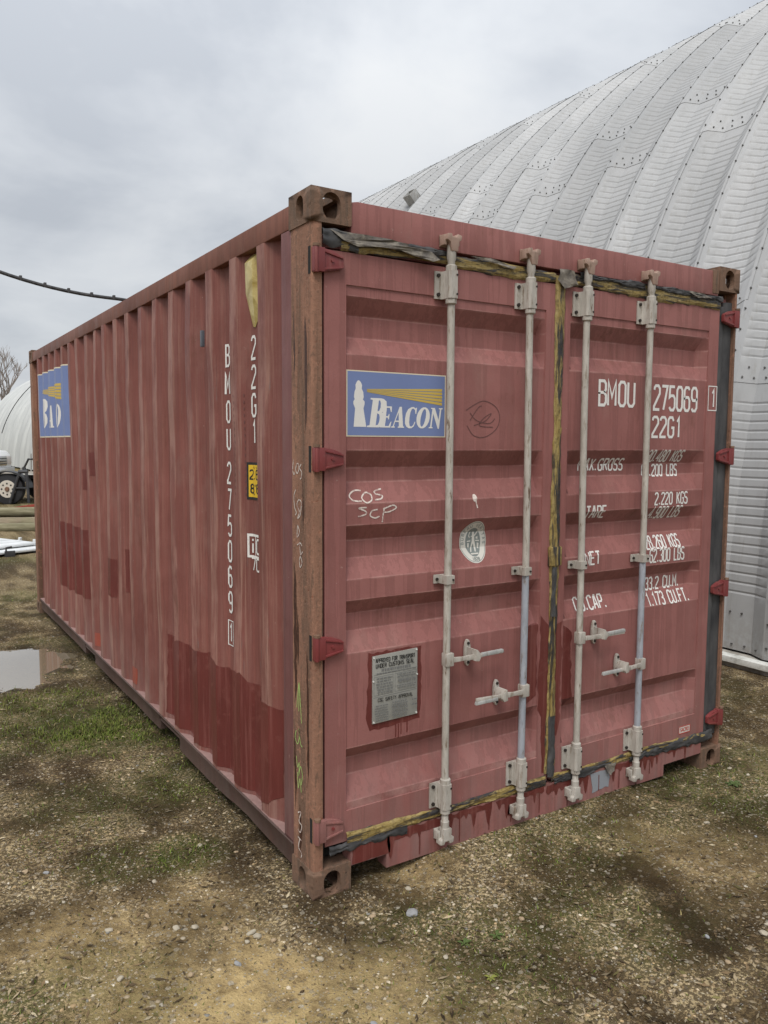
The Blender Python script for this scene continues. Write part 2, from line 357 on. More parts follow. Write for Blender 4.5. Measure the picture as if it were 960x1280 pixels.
g.put(b.inputs['Normal'], g.bump(g.noise(g.pos(), 9, 2), .02, .004)); M['water'] = m

# ------------------------------------------------------------------ ground
def blob(x, y, cx, cy, r, soft=.5): return sstep(1+soft, 1-soft, np.hypot(x-cx, y-cy)/r+.55*(fbm(x, y, 3.5, 91)-.5)*2)
PUD = (-.60, 4.13, .60, .62)
def puddle_f(x, y): return np.hypot((x-PUD[0])/PUD[2], (y-PUD[1])/PUD[3])+.75*(fbm(x, y, 2.6, 33)-.5)+.35*(fbm(x, y, 11, 35, 3)-.5)
def ground_h(x, y):
    x = np.asarray(x, float); y = np.asarray(y, float)
    near = 1/(1+np.hypot(x-.5, y)/40)
    h = (fbm(x, y, .7, 5, 3)-.5)*.07+(fbm(x, y, 5, 11, 3)-.5)*.022+(fbm(x, y, 22, 23, 2)-.5)*.010
    # packed level where the container's four feet stand, and a low bank along the door sill
    for cx, cy in ((.08, .09), (2.36, .09), (.08, 5.97), (2.36, 5.97)):
        k = np.exp(-((x-cx)**2+(y-cy)**2)/.3**2); h = h*(1-k)+.014*k
    bank = np.exp(-((y-.02)/.22)**2)*sstep(.30, .62, x)*sstep(2.05, 1.7, x)
    h = h*(1-.7*bank)+.046*bank
    k = np.exp(-((x-.03)/.35)**2)*sstep(.2, .6, y)*sstep(6, 5.5, y); h = h*(1-.6*k)-.004*k
    pf = puddle_f(x, y); h = h-.062*sstep(1.15, .45, pf)
    bld = sstep(3.4, 4.1, x)*sstep(24, 20, y); h = h*(1-bld)+.012*bld
    far = sstep(25, 70, np.hypot(x, y)); h = h*(1-far)+far*((fbm(x, y, .05, 3, 3)-.5)*.9-.1)
    return h
def grass_m(x, y):
    t = sstep(.50, .68, fbm(x, y, 1.3, 71, 4))*.55
    for cx, cy, r, a in ((-.33, 2.45, .42, 1), (-.42, 3.0, .3, .8), (-.22, 2.2, .28, .9), (.0, 1.35, .3, .6), (.1, 2.1, .3, .6), (-.3, .62, .16, .9), (2.15, -.16, .42, .62), (2.6, -.05, .3, .6), (1.15, -.2, .34, .38),
                         (.4, -.55, .30, .45), (.85, -.6, .3, .45), (-.55, .7, .2, .5), (.2, -.35, .2, .5), (-.5, 1.3, .3, .5), (-.9, 5.6, .5, .5), (-1.6, 2.4, .7, .8), (3.2, 1.2, .6, .4)):
        t = np.maximum(t, a*blob(x, y, cx, cy, r))
    return t*(1-sand_m(x, y)*.8)*sstep(.8, 1.3, puddle_f(x, y))
def sand_m(x, y):
    t = 0*x
    for cx, cy, r, a in ((-.37, -.42, .30, 1), (-.12, -.5, .26, .85), (-.66, -.15, .25, .6), (-.70, .2, .28, .55), (.42, .0, .16, .5), (1.5, -.55, .3, .35), (-.35, .28, .22, .4), (2.9, -.5, .4, .35), (-.4, -.9, .5, .8)):
        t = np.maximum(t, a*blob(x, y, cx, cy, r, .6))
    return t
def streak_m(x, y):
    ax, ay, bx, by = 1.23, -.44, 1.03, -.93; q = np.clip(((x-ax)*(bx-ax)+(y-ay)*(by-ay))/((bx-ax)**2+(by-ay)**2), 0, 1)
    return sstep(.082, .040, np.hypot(x-ax-q*(bx-ax), y-ay-q*(by-ay))+.04*(fbm(x, y, 14, 5)-.5))
def tone_m(x, y): return np.clip((fbm(x, y, 6.5, 201, 5)-.5)*3.0+.56+.35*(fbm(x, y, .9, 207, 2)-.5), 0, 1)
def wet_m(x, y):
    t = .45*sstep(.55, .70, fbm(x, y, 1.7, 47, 4))
    # oily dark streak on the ground in front of the right-hand door
    t = np.maximum(t, 1.25*streak_m(x, y))
    t = np.maximum(t, sstep(1.55, .95, puddle_f(x, y)))
    t = np.maximum(t, .5*blob(x, y, -.75, 1.75, .5)); t = np.maximum(t, .75*np.exp(-((x-.02)/.12)**2)*sstep(-.1, .3, y)*sstep(6.2, 5.8, y))
    t = np.maximum(t, .4*blob(x, y, -.25, 1.15, .35)); t = np.maximum(t, .3*blob(x, y, .15, -.3, .3))
    return t
def axis_pts(a, b, st, lo, hi, n):
    mid = np.arange(a, b, st); k = np.geomspace(st*2, 1, n)
    l = a-np.cumsum(np.geomspace(st*1.3, (a-lo)*.3, n)); l = a-(a-l)*(a-lo)/(a-l[-1])
    h = b+np.cumsum(np.geomspace(st*1.3, (hi-b)*.3, n)); h = b+(h-b)*(hi-b)/(h[-1]-b)
    return np.concatenate([l[::-1], mid, h])
xs = axis_pts(-1.9, 4.3, .026, -400, 500, 48); ys = axis_pts(-2.0, 6.6, .030, -300, 700, 48)
X, Y = np.meshgrid(xs, ys); Z = ground_h(X, Y); nx, ny = len(xs), len(ys)
def np_mesh(name, V, F, mat, col=None, smooth=False):
    me = bpy.data.meshes.new(name); nv, nf, k = len(V), len(F), F.shape[1]
    me.vertices.add(nv); me.vertices.foreach_set('co', np.ascontiguousarray(V, np.float32).ravel())
    me.loops.add(nf*k); me.loops.foreach_set('vertex_index', np.ascontiguousarray(F, np.int32).ravel())
    me.polygons.add(nf); me.polygons.foreach_set('loop_start', np.arange(0, nf*k, k, dtype=np.int32))
    me.update(calc_edges=True)
    if smooth: me.polygons.foreach_set('use_smooth', np.ones(nf, bool))
    if col is not None:
        a = me.color_attributes.new('Col', 'FLOAT_COLOR', 'POINT'); c4 = np.ones((nv, 4), np.float32); c4[:, :3] = col; a.data.foreach_set('color', c4.ravel())
    me.materials.append(mat); return me
I = (np.arange(ny-1)[:, None]*nx+np.arange(nx-1)[None, :]).ravel()
me = np_mesh('ground', np.stack([X.ravel(), Y.ravel(), Z.ravel()], 1), np.stack([I, I+1, I+1+nx, I+nx], 1), M['soil'], smooth=True)
for nm, fn in (('grass', grass_m), ('sand', sand_m), ('wet', wet_m), ('tone', tone_m)):
    v = fn(X, Y)
    if nm == 'grass': v = np.maximum(v, .8*sstep(40, 75, np.hypot(X, Y)))
    if nm == 'sand': v = np.maximum(v, .30*sstep(18, 45, np.hypot(X, Y)))
    a = me.attributes.new(nm, 'FLOAT', 'POINT'); a.data.foreach_set('value', v.ravel().astype(np.float32))
ground = link(bpy.data.objects.new('ground', me)); ground['kind'] = 'structure'

mb = MB(); n = 96; ring = []
gx, gy = np.meshgrid(np.linspace(-1.7, .35, 70), np.linspace(2.9, 5.2, 70)); lev = -.030
keep = ground_h(gx, gy) < lev+.02
idx = {}
for j in range(69):
    for i in range(69):
        if keep[j:j+2, i:i+2].any() and puddle_f(gx[j, i], gy[j, i]) < 1.7:
            q = []
            for jj, ii in ((j, i), (j, i+1), (j+1, i+1), (j+1, i)):
                if (jj, ii) not in idx: idx[(jj, ii)] = len(mb.v); mb.v.append((gx[jj, ii], gy[jj, ii], lev))
                q.append(idx[(jj, ii)])
            mb.f.append(tuple(q))
pud = mb.build('puddle', M['water'], smooth=None); pud['kind'] = 'structure'

# scattered gravel, litter and grass (density falls off away from the yard's middle)
def inside(x, y):
    return ((x > .10) & (x < 2.36) & (y > .10) & (y < 5.9)) | ((x > 4.12) & (y < 23))
def scatter(n, seed, rmin=1.0, rmax=16., a0=-70, a1=120):
    r = np.random.default_rng(seed); rad = np.exp(r.uniform(math.log(rmin), math.log(rmax), n)); an = np.radians(r.uniform(a0, a1, n))
    x = -1.2+rad*np.sin(an); y = -2.4+rad*np.cos(an); k = ~inside(x, y) & (puddle_f(x, y) > .80)
    return x[k], y[k], rad[k], r
PAL = np.array([(.46, .37, .25), (.37, .29, .185), (.54, .46, .34), (.25, .19, .12), (.62, .56, .45), (.46, .33, .18), (.28, .27, .24), (.40, .32, .20), (.17, .12, .062), (.12, .10, .036), (.28, .20, .11), (.09, .06, .032)])
ico_v = []; phi = (1+5**.5)/2
for a in (-1, 1):
    for b_ in (-phi, phi): ico_v += [(0, a, b_), (a, b_, 0), (b_, 0, a)]
ico_v = np.array(ico_v)/math.hypot(1, phi)
bm = bmesh.new(); [bm.verts.new(v) for v in ico_v]; bmesh.ops.convex_hull(bm, input=bm.verts); bm.verts.index_update()
ico_v = np.array([v.co[:] for v in bm.verts]); ico_f = np.array([[v.index for v in f.verts] for f in bm.faces]); bm.free()
def stones(x, y, size, r, col, sink=.52):
    n = len(x); J = ico_v[None]*(1+r.uniform(-.28, .28, (n, 12, 1)))*r.uniform(.6, 1.25, (n, 1, 3))*np.array([1, 1, .62])
    an = r.uniform(0, 6.28, n); c, s = np.cos(an)[:, None], np.sin(an)[:, None]
    V = np.stack([J[..., 0]*c-J[..., 1]*s, J[..., 0]*s+J[..., 1]*c, J[..., 2]], -1)*size[:, None, None]
    V += np.stack([x, y, ground_h(x, y)+size*(.62-sink-.3)], -1)[:, None, :]
    F = (ico_f[None]+12*np.arange(n)[:, None, None]).reshape(-1, 3)
    return V.reshape(-1, 3), F, np.repeat(col, 12, 0)
x, y, rad, r = scatter(125000, 1, 1.3, 15., -45, 100)
k = r.uniform(0, 1, len(x)) < .22+.85*sstep(.38, .62, fbm(x, y, 2.6, 131, 4)); x, y, rad = x[k], y[k], rad[k]
k = r.uniform(0, 1, len(x)) > .58*sand_m(x, y)+.35*grass_m(x, y)+.98*streak_m(x, y); x, y, rad = x[k], y[k], rad[k]
size = np.clip(r.lognormal(math.log(.0043), .40, len(x)), .0026, .0095)*(1+rad*.05)
col = PAL[r.choice(len(PAL), len(x), p=[.13, .13, .09, .08, .035, .07, .025, .09, .11, .08, .10, .06])]*r.uniform(.65, 1.1, (len(x), 1))*(.50+.72*tone_m(x, y))[:, None]
tag(link(bpy.data.objects.new('gravel', np_mesh('gravel', *stones(x, y, size, r, col)[:2], M['stone'], None))), kind='stuff')
me = bpy.data.objects['gravel'].data; a = me.color_attributes.new('Col', 'FLOAT_COLOR', 'POINT')
c4 = np.ones((len(x)*12, 4), np.float32); c4[:, :3] = np.repeat(col, 12, 0); a.data.foreach_set('color', c4.ravel())

def blades(x, y, h, wd, r, col, lean=.6):
    n = len(x); an = r.uniform(0, 6.28, n); dx, dy = np.cos(an), np.sin(an); le = r.uniform(.1, 1, n)*lean*h; z = ground_h(x, y)-.003
    px, py = -dy*wd, dx*wd
    def P(t, wf, sgn): return np.stack([x+dx*le*t*t+sgn*px*wf, y+dy*le*t*t+sgn*py*wf, z+h*(t-.35*t*t*np.minimum(le/h, 1))], -1)
    V = np.stack([P(0, 1, -1), P(0, 1, 1), P(.55, .75, -1), P(.55, .75, 1), P(1, 0, 0)], 1).reshape(-1, 3)
    F = (np.array([[0, 1, 3], [0, 3, 2], [2, 3, 4]])[None]+5*np.arange(n)[:, None, None]).reshape(-1, 3)
    return V, F, np.repeat(col, 5, 0)
x, y, rad, r = scatter(210000, 2, 1.3, 15., -45, 100)
gm = grass_m(x, y); k = r.uniform(0, 1, len(x)) < gm**1.5*.8+.035; x, y, rad, gm = x[k], y[k], rad[k], gm[k]
GP = np.array([(.085, .12, .022), (.12, .16, .030), (.15, .14, .045), (.06, .075, .022), (.28, .23, .10), (.17, .23, .04)])
col = GP[r.choice(6, len(x), p=[.22, .2, .2, .18, .12, .08])]*r.uniform(.7, 1.2, (len(x), 1))
for cx, cy, cr, cn in ((-.33, 2.45, .20, 2600), (-.20, 2.15, .13, 1300), (-.42, 3.0, .2, 1000), (.02, 1.75, .12, 1200), (2.25, -.15, .20, 600), (.42, -.55, .18, 500), (1.15, -.2, .2, 500), (-.30, .62, .06, 1200), (-.02, 1.25, .12, 1400), (.75, -.15, .14, 250), (-.7, .95, .14, 500)):
    qx, qy = r.normal(cx, cr, cn), r.normal(cy, cr, cn); q = ~inside(qx, qy) & (puddle_f(qx, qy) > .95) & (fbm(qx, qy, 7, 155, 3) > .44); qx, qy = qx[q], qy[q]
    x, y, gm = np.concatenate([x, qx]), np.concatenate([y, qy]), np.concatenate([gm, np.full(len(qx), .75 if cy > 1.9 else .05)]); rad = np.concatenate([rad, np.hypot(qx+1.2, qy+2.4)])
    col = np.concatenate([col, np.array([(.10, .145, .022), (.145, .20, .032), (.19, .20, .05)])[r.choice(3, len(qx))]*r.uniform(.6, 1.2, (len(qx), 1))])
h = r.uniform(.007, .026, len(x))*(.5+gm)*(1+.05*rad)
tag(mesh_obj('grass', np_mesh('grass', *[q for q in blades(x, y, h, r.uniform(.0010, .0022, len(x))*(1+.08*rad), r, col, 1.3)][:2], M['blade'], blades(x, y, h, h, np.random.default_rng(5), col)[2]), None), kind='stuff')
# dead stalks, leaf crumbs and wood chips lying flat
x, y, rad, r = scatter(90000, 3, 1.3, 14., -45, 100); k = (streak_m(x, y) < .5) & (r.uniform(0, 1, len(x)) > .75*sand_m(x, y)+.25); x, y, rad = x[k], y[k], rad[k]; n = len(x); an = r.uniform(0, 6.28, n); L = np.clip(r.lognormal(math.log(.0075), .5, n), .002, .022)*(1+.04*rad); Wd = np.minimum(L*r.uniform(.07, .45, n), .005*(1+.05*rad))
dx, dy = np.cos(an)*L, np.sin(an)*L; ex, ey = -np.sin(an)*Wd, np.cos(an)*Wd; z = ground_h(x, y)+.003
V = np.stack([np.stack([x-dx, y-dy, z+r.uniform(-.001, .004, n)], -1), np.stack([x+ex, y+ey, z+r.uniform(0, .006, n)], -1), np.stack([x+dx, y+dy, z+r.uniform(-.001, .004, n)], -1), np.stack([x-ex, y-ey, z+r.uniform(-.001, .003, n)], -1)], 1).reshape(-1, 3)
LP = np.array([(.19, .13, .07), (.10, .07, .04), (.34, .27, .17), (.05, .036, .022), (.15, .13, .05), (.46, .39, .26)])
col = LP[r.choice(6, n, p=[.25, .22, .17, .2, .1, .06])]*r.uniform(.7, 1.2, (n, 1))*(.5+.75*tone_m(x, y))[:, None]
tag(mesh_obj('leaf_litter', np_mesh('leaf_litter', V, np.arange(4*n).reshape(-1, 4), M['litter'], np.repeat(col, 4, 0)), None), kind='stuff')

# ------------------------------------------------------------------ shipping container (2.438 x 6.058 x 2.591 m)
W_, L_, H_ = 2.438, 6.058, 2.591
box = empty('shipping_container', (0, 0, 0), 0, 'faded red steel shipping container with rusty corner posts standing on gravel', 'container')
# --- corner castings: hollow boxes with slotted openings
def casting_mesh(name, top, fx, fy):
    a, b_, c = .162, .178, .118; t = .026; N = 28
    S = Vector((a/2, b_/2, c/2)); V = []; F = []
    faces = [((0, 1, 2), 1), ((0, 1, 2), -1), ((1, 2, 0), 1), ((1, 2, 0), -1), ((2, 0, 1), 1), ((2, 0, 1), -1)]
    def pt(ax, sg, u, v, depth):
        q = [0, 0, 0]; q[ax[0]] = sg*(S[ax[0]]-depth); q[ax[1]] = u; q[ax[2]] = v; return tuple(q)
    for ax, sg in faces:
        hx, hy = S[ax[1]], S[ax[2]]
        if ax[0] == 2: hole = (.062, .031) if sg == (1 if top else -1) else None; long_ax = 1   # slot on top / bottom
        elif ax[0] == 0: hole = (.028, .044) if sg == fx else None
        else: hole = (.036, .047) if sg == fy else None
        if not hole:
            for dp in (0, t):
                k = len(V); e = dp
                V += [pt(ax, sg, u*(hx-e), v*(hy-e), dp) for u, v in ((-1, -1), (1, -1), (1, 1), (-1, 1))]; F.append((k, k+1, k+2, k+3))
            continue
        ha, hb = hole
        # hole half sizes in (u, v) of this face
        if ax[0] == 0: hu, hv = ha, hb          # axes y, z
        elif ax[0] == 1: hu, hv = hb, ha        # axes z, x
        else: hu, hv = hb, ha                   # axes x, y : slot runs along y
        rows = [[], [], [], []]
        for i in range(N):
            q = 2*math.pi*i/N; cx, sy = math.cos(q), math.sin(q)
            rad = min(hu, hv); ou, ov = hu-rad, hv-rad
            iu, iv = cx*rad+math.copysign(ou, cx)*(abs(cx) > 1e-6), sy*rad+math.copysign(ov, sy)*(abs(sy) > 1e-6)
            m_ = max(abs(cx)/hx, abs(sy)/hy); k2 = max(abs(cx)/(hx-t), abs(sy)/(hy-t))
            rows[0].append(pt(ax, sg, cx/m_, sy/m_, 0)); rows[1].append(pt(ax, sg, iu, iv, 0))
            rows[2].append(pt(ax, sg, iu, iv, t)); rows[3].append(pt(ax, sg, cx/k2, sy/k2, t))
        k = len(V)
        for rw in rows: V += rw
        # exact rectangle corners
        for rr, e, dp in ((0, 0, 0), (3, t, t)):
            for su in (-1, 1):
                for sv in (-1, 1):
                    tgt = Vector(pt(ax, sg, su*(hx-e), sv*(hy-e), dp)); bi = min(range(N), key=lambda i: (Vector(rows[rr][i])-tgt).length); V[k+rr*N+bi] = tuple(tgt)
        for rr in range(3):
            for i in range(N): F.append((k+rr*N+i, k+rr*N+(i+1) % N, k+(rr+1)*N+(i+1) % N, k+(rr+1)*N+i))
    me = bpy.data.meshes.new(name); me.from_pydata(V, [], F)
    bm = bmesh.new(); bm.from_mesh(me); bmesh.ops.remove_doubles(bm, verts=bm.verts, dist=.0004); bmesh.ops.recalc_face_normals(bm, faces=bm.faces)
    out = [e for e in bm.edges if len(e.link_faces) == 2 and e.calc_face_angle(0) > R_(60) and all(sum(abs(abs(v.co[i])-S[i]) < 1e-4 for i in range(3)) >= 2 for v in e.verts)]
    bmesh.ops.bevel(bm, geom=out, offset=.009, segments=3, affect='EDGES', profile=.5)
    bm.to_mesh(me); bm.free(); return me
for cx in (.081, W_-.081):
    for cy in (.089, L_-.089):
        for cz in (.059, H_-.059):
            o = mesh_obj('corner_casting', casting_mesh('corner_casting', cz > 1, -1 if cx < 1 else 1, -1 if cy < 1 else 1), M['casting'], box, 35); o.location = (cx, cy, cz)
# --- frame
def bx(name, mat, *a, bevel=.004, parent=box): return MB().box(*a).build(name, mat, parent, bevel)
zb, zt = .117, 2.475
mb = MB()
# front left post: folded section, its outer corner rolled, dark blocks stand in for the shaded hinge notches
mb.prism([(.004, .012), (.010, .005), (.020, .003), (.043, .003), (.043, .052), (.034, .052), (.034, .168), (.004, .168)], 'z', zb, zt)
mb.build('corner_post', M['post'], box)
mb = MB(); mb.prism([(W_-.004, .012), (W_-.010, .005), (W_-.016, .003), (W_-.027, .003), (W_-.027, .058), (W_-.034, .058), (W_-.034, .168), (W_-.004, .168)], 'z', zb, zt); mb.build('corner_post', M['post'], box)
bx('corner_post', M['post'], .004, .10, L_-.13, L_-.004, zb, zt); bx('corner_post', M['post'], W_-.10, W_-.004, L_-.13, L_-.004, zb, zt)
bx('edge_plate', M['plate'], .006, .022, .1685, .256, .150, 2.480, bevel=.002)
for x0, x1 in ((.004, .064), (W_-.064, W_-.004)):
    bx('top_rail', M['rail'], x0, x1, .1785, L_-.1785, 2.480, 2.566, bevel=.006)
bx('end_header', M['rail'], .1625, W_-.1625, L_-.07, L_-.006, 2.45, 2.566)
bx('end_sill', M['base_rail'], .1625, W_-.1625, L_-.07, L_-.006, .05, .18)
# bottom rails, with the two fork pockets
for s in (0, 1):
    X_ = (lambda v: v) if s == 0 else (lambda v: W_-v)
    for y0, y1, z0 in ((.178, 1.575, .066), (1.575, 1.93, .122), (1.93, 3.535, .066), (3.535, 3.87, .122), (3.87, L_-.178, .066)):
        n = max(2, int((y1-y0)/.11)); vs = []; fs = []
        for i in range(n+1):
            yy = y0+(y1-y0)*i/n; k = .010*(fbm(yy, s*9., 2.2, 5, 2)-.5)*2; k2 = .009*(fbm(yy, s*9.+4, 2.8, 8, 2)-.5)*2
            vs += [(X_(.008), yy, .160), (X_(.002), yy, .154), (X_(.004+k*.3), yy, .142), (X_(.012+k), yy, z0+.03 if z0 < .1 else .132), (X_(.008+k), yy, z0+k2), (X_(.06), yy, z0+k2), (X_(.06), yy, .160)]
        for i in range(n):
            for j in range(7): fs.append((i*7+j, i*7+(j+1) % 7, (i+1)*7+(j+1) % 7, (i+1)*7+j))
        fs += [tuple(range(7)), tuple(n*7+j for j in range(7))]
        MB().add(vs, fs).build('bottom_rail', M['base_rail'], box)
for s in (0, 1):
    bx('rail_flange', M['flange'], *((.006, .060) if s == 0 else (W_-.060, W_-.006)), .180, L_-.180, .1602, .1635, bevel=0)
# --- corrugated side wall
PIT, E0 = .2862, .484; XO, XI = .006, .043
sy_, sx_, sc_ = [.254], [XI], [0.]
for k in range(19):
    e = E0+PIT*k
    if e > 5.80: break
    sy_ += [e-.143, e-.075, e, e+.068]; sx_ += [XI, XO, XO, XI]; sc_ += [.15, 1., 1., .05]
sy_.append(5.93); sx_.append(XI); sc_.append(0.)
sy_, sx_ = np.array(sy_), np.array(sx_)
def sideX(y): return float(np.interp(y, sy_, sx_))
SG_Z, SG_Y, SG_X, SG_D = [], [], [], []
def side_wall(mirror):
    prof = []
    for i in range(len(sy_)):
        prof.append((sy_[i], sx_[i], sc_[i]))
        if i+1 < len(sy_): # extra points close to the folds so that they read as rounded
            d_ = sy_[i+1]-sy_[i]
            if d_ > .05:
                for t in (.12, .88): prof.append((sy_[i]+d_*t, sx_[i]+(sx_[i+1]-sx_[i])*t, sc_[i]+(sc_[i+1]-sc_[i])*t))
    zs = np.linspace(.1625, 2.482, 40); V = []; C = []
    if not mirror: SG_Z.extend(zs); SG_Y.extend(q[0] for q in prof)
    for z in zs:
        if not mirror: SG_X.append([]); SG_D.append([])
        for (y, x, c) in prof:
            dent = (fbm(y*1.0, z*.8, 2.3, 61, 3)-.5)*.022*c+(.004*(fbm(y, z, 7, 62, 2)-.5))*c
            yo = (fbm(y*.9, z, 1.7, 63, 2)-.5)*.008*sstep(1.6, .5, z)
            V.append((x+dent if not mirror else W_-x-dent, y+yo, z)); C.append(c)
            if not mirror: SG_X[-1].append(x+dent); SG_D[-1].append(float(yo))
    n = len(prof); F = [(j*n+i, j*n+i+1, (j+1)*n+i+1, (j+1)*n+i) for j in range(len(zs)-1) for i in range(n-1)]
    me = bpy.data.meshes.new('side_panel'); me.from_pydata(V, [], F if mirror else [f[::-1] for f in F])
    a = me.attributes.new('crest', 'FLOAT', 'POINT'); a.data.foreach_set('value', np.array(C, np.float32))
    return mesh_obj('side_panel', me, M['side'], box, 60)
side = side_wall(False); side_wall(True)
def side_xy(y, z):
    j = min(max(int(np.searchsorted(SG_Z, z))-1, 0), len(SG_Z)-2); t = (z-SG_Z[j])/(SG_Z[j+1]-SG_Z[j])
    r0_ = (np.interp(y, SG_Y, SG_X[j]), np.interp(y, SG_Y, SG_D[j])); r1_ = (np.interp(y, SG_Y, SG_X[j+1]), np.interp(y, SG_Y, SG_D[j+1]))
    return float(r0_[0]*(1-t)+r1_[0]*t), y+float(r0_[1]*(1-t)+r1_[1]*t)
# roof, floor and blank end wall close the box
mb = MB(); n = 40
for i in range(n):
    y0, y1 = .15+i*(L_-.3)/n, .15+(i+1)*(L_-.3)/n; z0 = 2.556 if i % 2 else 2.545
    mb.add([(.05, y0, z0), (W_-.05, y0, z0), (W_-.05, y1, 2.556+2.545-z0), (.05, y1, 2.556+2.545-z0)], [(0, 1, 2, 3)])
mb.build('roof_sheet', M['rail'], box, smooth=20)
bx('floor', M['dark'], .055, W_-.055, .07, L_-.06, .13, .16, bevel=0); bx('end_wall', M['side'], .09, W_-.09, L_-.06, L_-.03, .17, 2.46, bevel=0)

# --- door end frame
mb = MB(); mb.prism([(.1625, 2.446), (W_-.1625, 2.446), (W_-.1625, 2.560), (W_-.19, 2.566), (.19, 2.566), (.1625, 2.560)], 'y', .006, .09); mb.build('door_header', M['door'], box, .005)
bx('header_end_block', M['casting'], 2.226, 2.2752, .001, .07, 2.455, 2.572, bevel=.006)
bx('header_lip', M['door'], .043, W_-.043, .045, .09, 2.40, 2.4458, bevel=0)
mb = MB(); mb.prism([(.1628, .100), (.325, .100), (.325, .044), (1.982, .044), (1.982, .100), (W_-.1628, .100), (W_-.1628, .186), (.1628, .186)], 'y', .004, .07); mb.build('door_sill', M['door'], box, .003)
bx('door_seal_backing', M['rubber'], .0432, W_-.0272, .058, .07, .17, 2.44, bevel=0)
# right-hand rubber seal between door and post
mb = MB(); mb.prism([(2.300, .020), (2.318, .015), (2.340, .018), (2.348, .034), (2.346, .0575), (2.300, .0575)], 'z', .2, 2.40); sl_ = mb.build('door_seal', M['rubber'], box)
mb = MB(); mb.prism([(2.351, .030), (2.366, .018), (2.396, .016), (2.4105, .020), (2.4105, .0575), (2.351, .0575)], 'z', .18, 2.425); mb.build('door_seal', M['rubber'], box)
mb = MB(); mb.prism([(.0435, .026), (.0545, .022), (.0545, .058), (.0435, .058)], 'z', .2, 2.40); mb.build('door_seal', M['rubber'], box)

# --- doors
ZB = [.200, .318, .3185, .347, .441, .507, .557, .921, 1.0, 1.067, 1.122, 1.2, 1.278, 1.344, 1.403, 1.483, 1.563, 1.616, 1.68, 2.027, 2.093, 2.172, 2.235, 2.2715, 2.272, 2.385]
YF, YO, YI = .010, .0155, .056
ZD = {.347: YO, .441: YI, .507: YI, .557: YO, .921: YO, 1.0: YI, 1.067: YI, 1.122: YO, 1.2: YO, 1.278: YI, 1.344: YI, 1.403: YO, 1.483: YO, 1.563: YI, 1.616: YI, 1.68: YO, 2.027: YO, 2.093: YI, 2.172: YI, 2.235: YO, .3185: YO, 2.2715: YO, .2: YF, .318: YF, 2.272: YF, 2.385: YF}
zk = np.array(ZB); yk = np.array([ZD[z] for z in ZB])
def doorY(z): return float(np.interp(z, zk, yk))
def make_door(x0, x1, p0, p1, ramp0, ramp1):
    xs_ = [x0, p0, p0+.0015, p0+ramp0]+list(np.linspace(p0+ramp0, p1-ramp1, 9)[1:-1])+[p1-ramp1, p1-.0015, p1, x1]
    lat = [0, 0, .0, 1]+[1]*7+[1, .0, 0, 0]
    zs_ = []
    for a, b2 in zip(ZB[:-1], ZB[1:]):
        zs_.append(a)
        if b2-a > .03:
            zs_ += [a+.006, b2-.006] if b2-a < .12 else [a+.006]+list(np.linspace(a, b2, 5)[1:-1])+[b2-.006]
    zs_.append(ZB[-1]); V = []
    for z in zs_:
        for i, x in enumerate(xs_):
            yy = doorY(z); inner = p0 < x < p1 and .318 < z < 2.272
            yv = YF
            if inner: yv = YO+(yy-YO)*lat[i] if lat[i] < 1 else yy
            dn = 0
            V.append((x, yv+dn, z))
    n = len(xs_); F = [(j*n+i, j*n+i+1, (j+1)*n+i+1, (j+1)*n+i) for j in range(len(zs_)-1) for i in range(n-1)]
    # returned edges of the leaf
    mb = MB().add(V, F); mz = len(zs_)
    per = [i for i in range(n)]+[j*n+n-1 for j in range(1, mz)]+[(mz-1)*n+i for i in range(n-2, -1, -1)]+[j*n for j in range(mz-2, 0, -1)]
    k = len(mb.v); mb.v += [(mb.v[i][0], .050, mb.v[i][2]) for i in per]
    mb.f += [(per[i], per[(i+1) % len(per)], k+(i+1) % len(per), k+i) for i in range(len(per))]
    me = bpy.data.meshes.new('door'); me.from_pydata(mb.v, [], mb.f)
    a = me.attributes.new('fold', 'FLOAT', 'POINT'); bz = set(round(z, 5) for z in ZB)
    a.data.foreach_set('value', np.array([1. if round(v[2], 5) in bz and .318 < v[2] < 2.272 and p0 < v[0] < p1 else 0. for v in mb.v], np.float32))
    return mesh_obj('door', me, M['door'], box, 22)
doorL = make_door(.056, 1.182, .145, 1.120, .004, .02); doorR = make_door(1.200, 2.298, 1.262, 2.222, .02, .045)

# --- decals follow the folds of the sheet they are stuck on
sB = None
def decal(name, pieces, mat, surf, parent, breaks=(), axis='u', step=.00006):
    bm = bmesh.new()
    for i, (vs, fs) in enumerate(pieces):
        bv = [bm.verts.new((q[0], q[1], i*step)) for q in vs]
        for f in fs:
            try: bm.faces.new([bv[k] for k in f])
            except ValueError: pass
    us = [v.co[0 if axis == 'u' else 1] for v in bm.verts]
    for t in breaks:
        if min(us) < t < max(us):
            bmesh.ops.bisect_plane(bm, geom=bm.verts[:]+bm.edges[:]+bm.faces[:], plane_co=(t, 0, 0) if axis == 'u' else (0, t, 0), plane_no=(1, 0, 0) if axis == 'u' else (0, 1, 0))
    if breaks is sB:
        vs2 = [v.co[1] for v in bm.verts]
        for t in SG_Z:
            if min(vs2) < t < max(vs2): bmesh.ops.bisect_plane(bm, geom=bm.verts[:]+bm.edges[:]+bm.faces[:], plane_co=(0, t, 0), plane_no=(0, 1, 0))
    for v in bm.verts: v.co = surf(v.co[0], v.co[1], v.co[2])
    me = bpy.data.meshes.new(name); bm.to_mesh(me); bm.free(); me.materials.append(mat)
    return link(bpy.data.objects.new(name, me), parent)
def fill(polys):
    tr = tessellate_polygon([[Vector((q[0], q[1], 0)) for q in p] for p in polys]); fl = [q for p in polys for q in p]
    return (fl, [tuple(t) for t in tr])
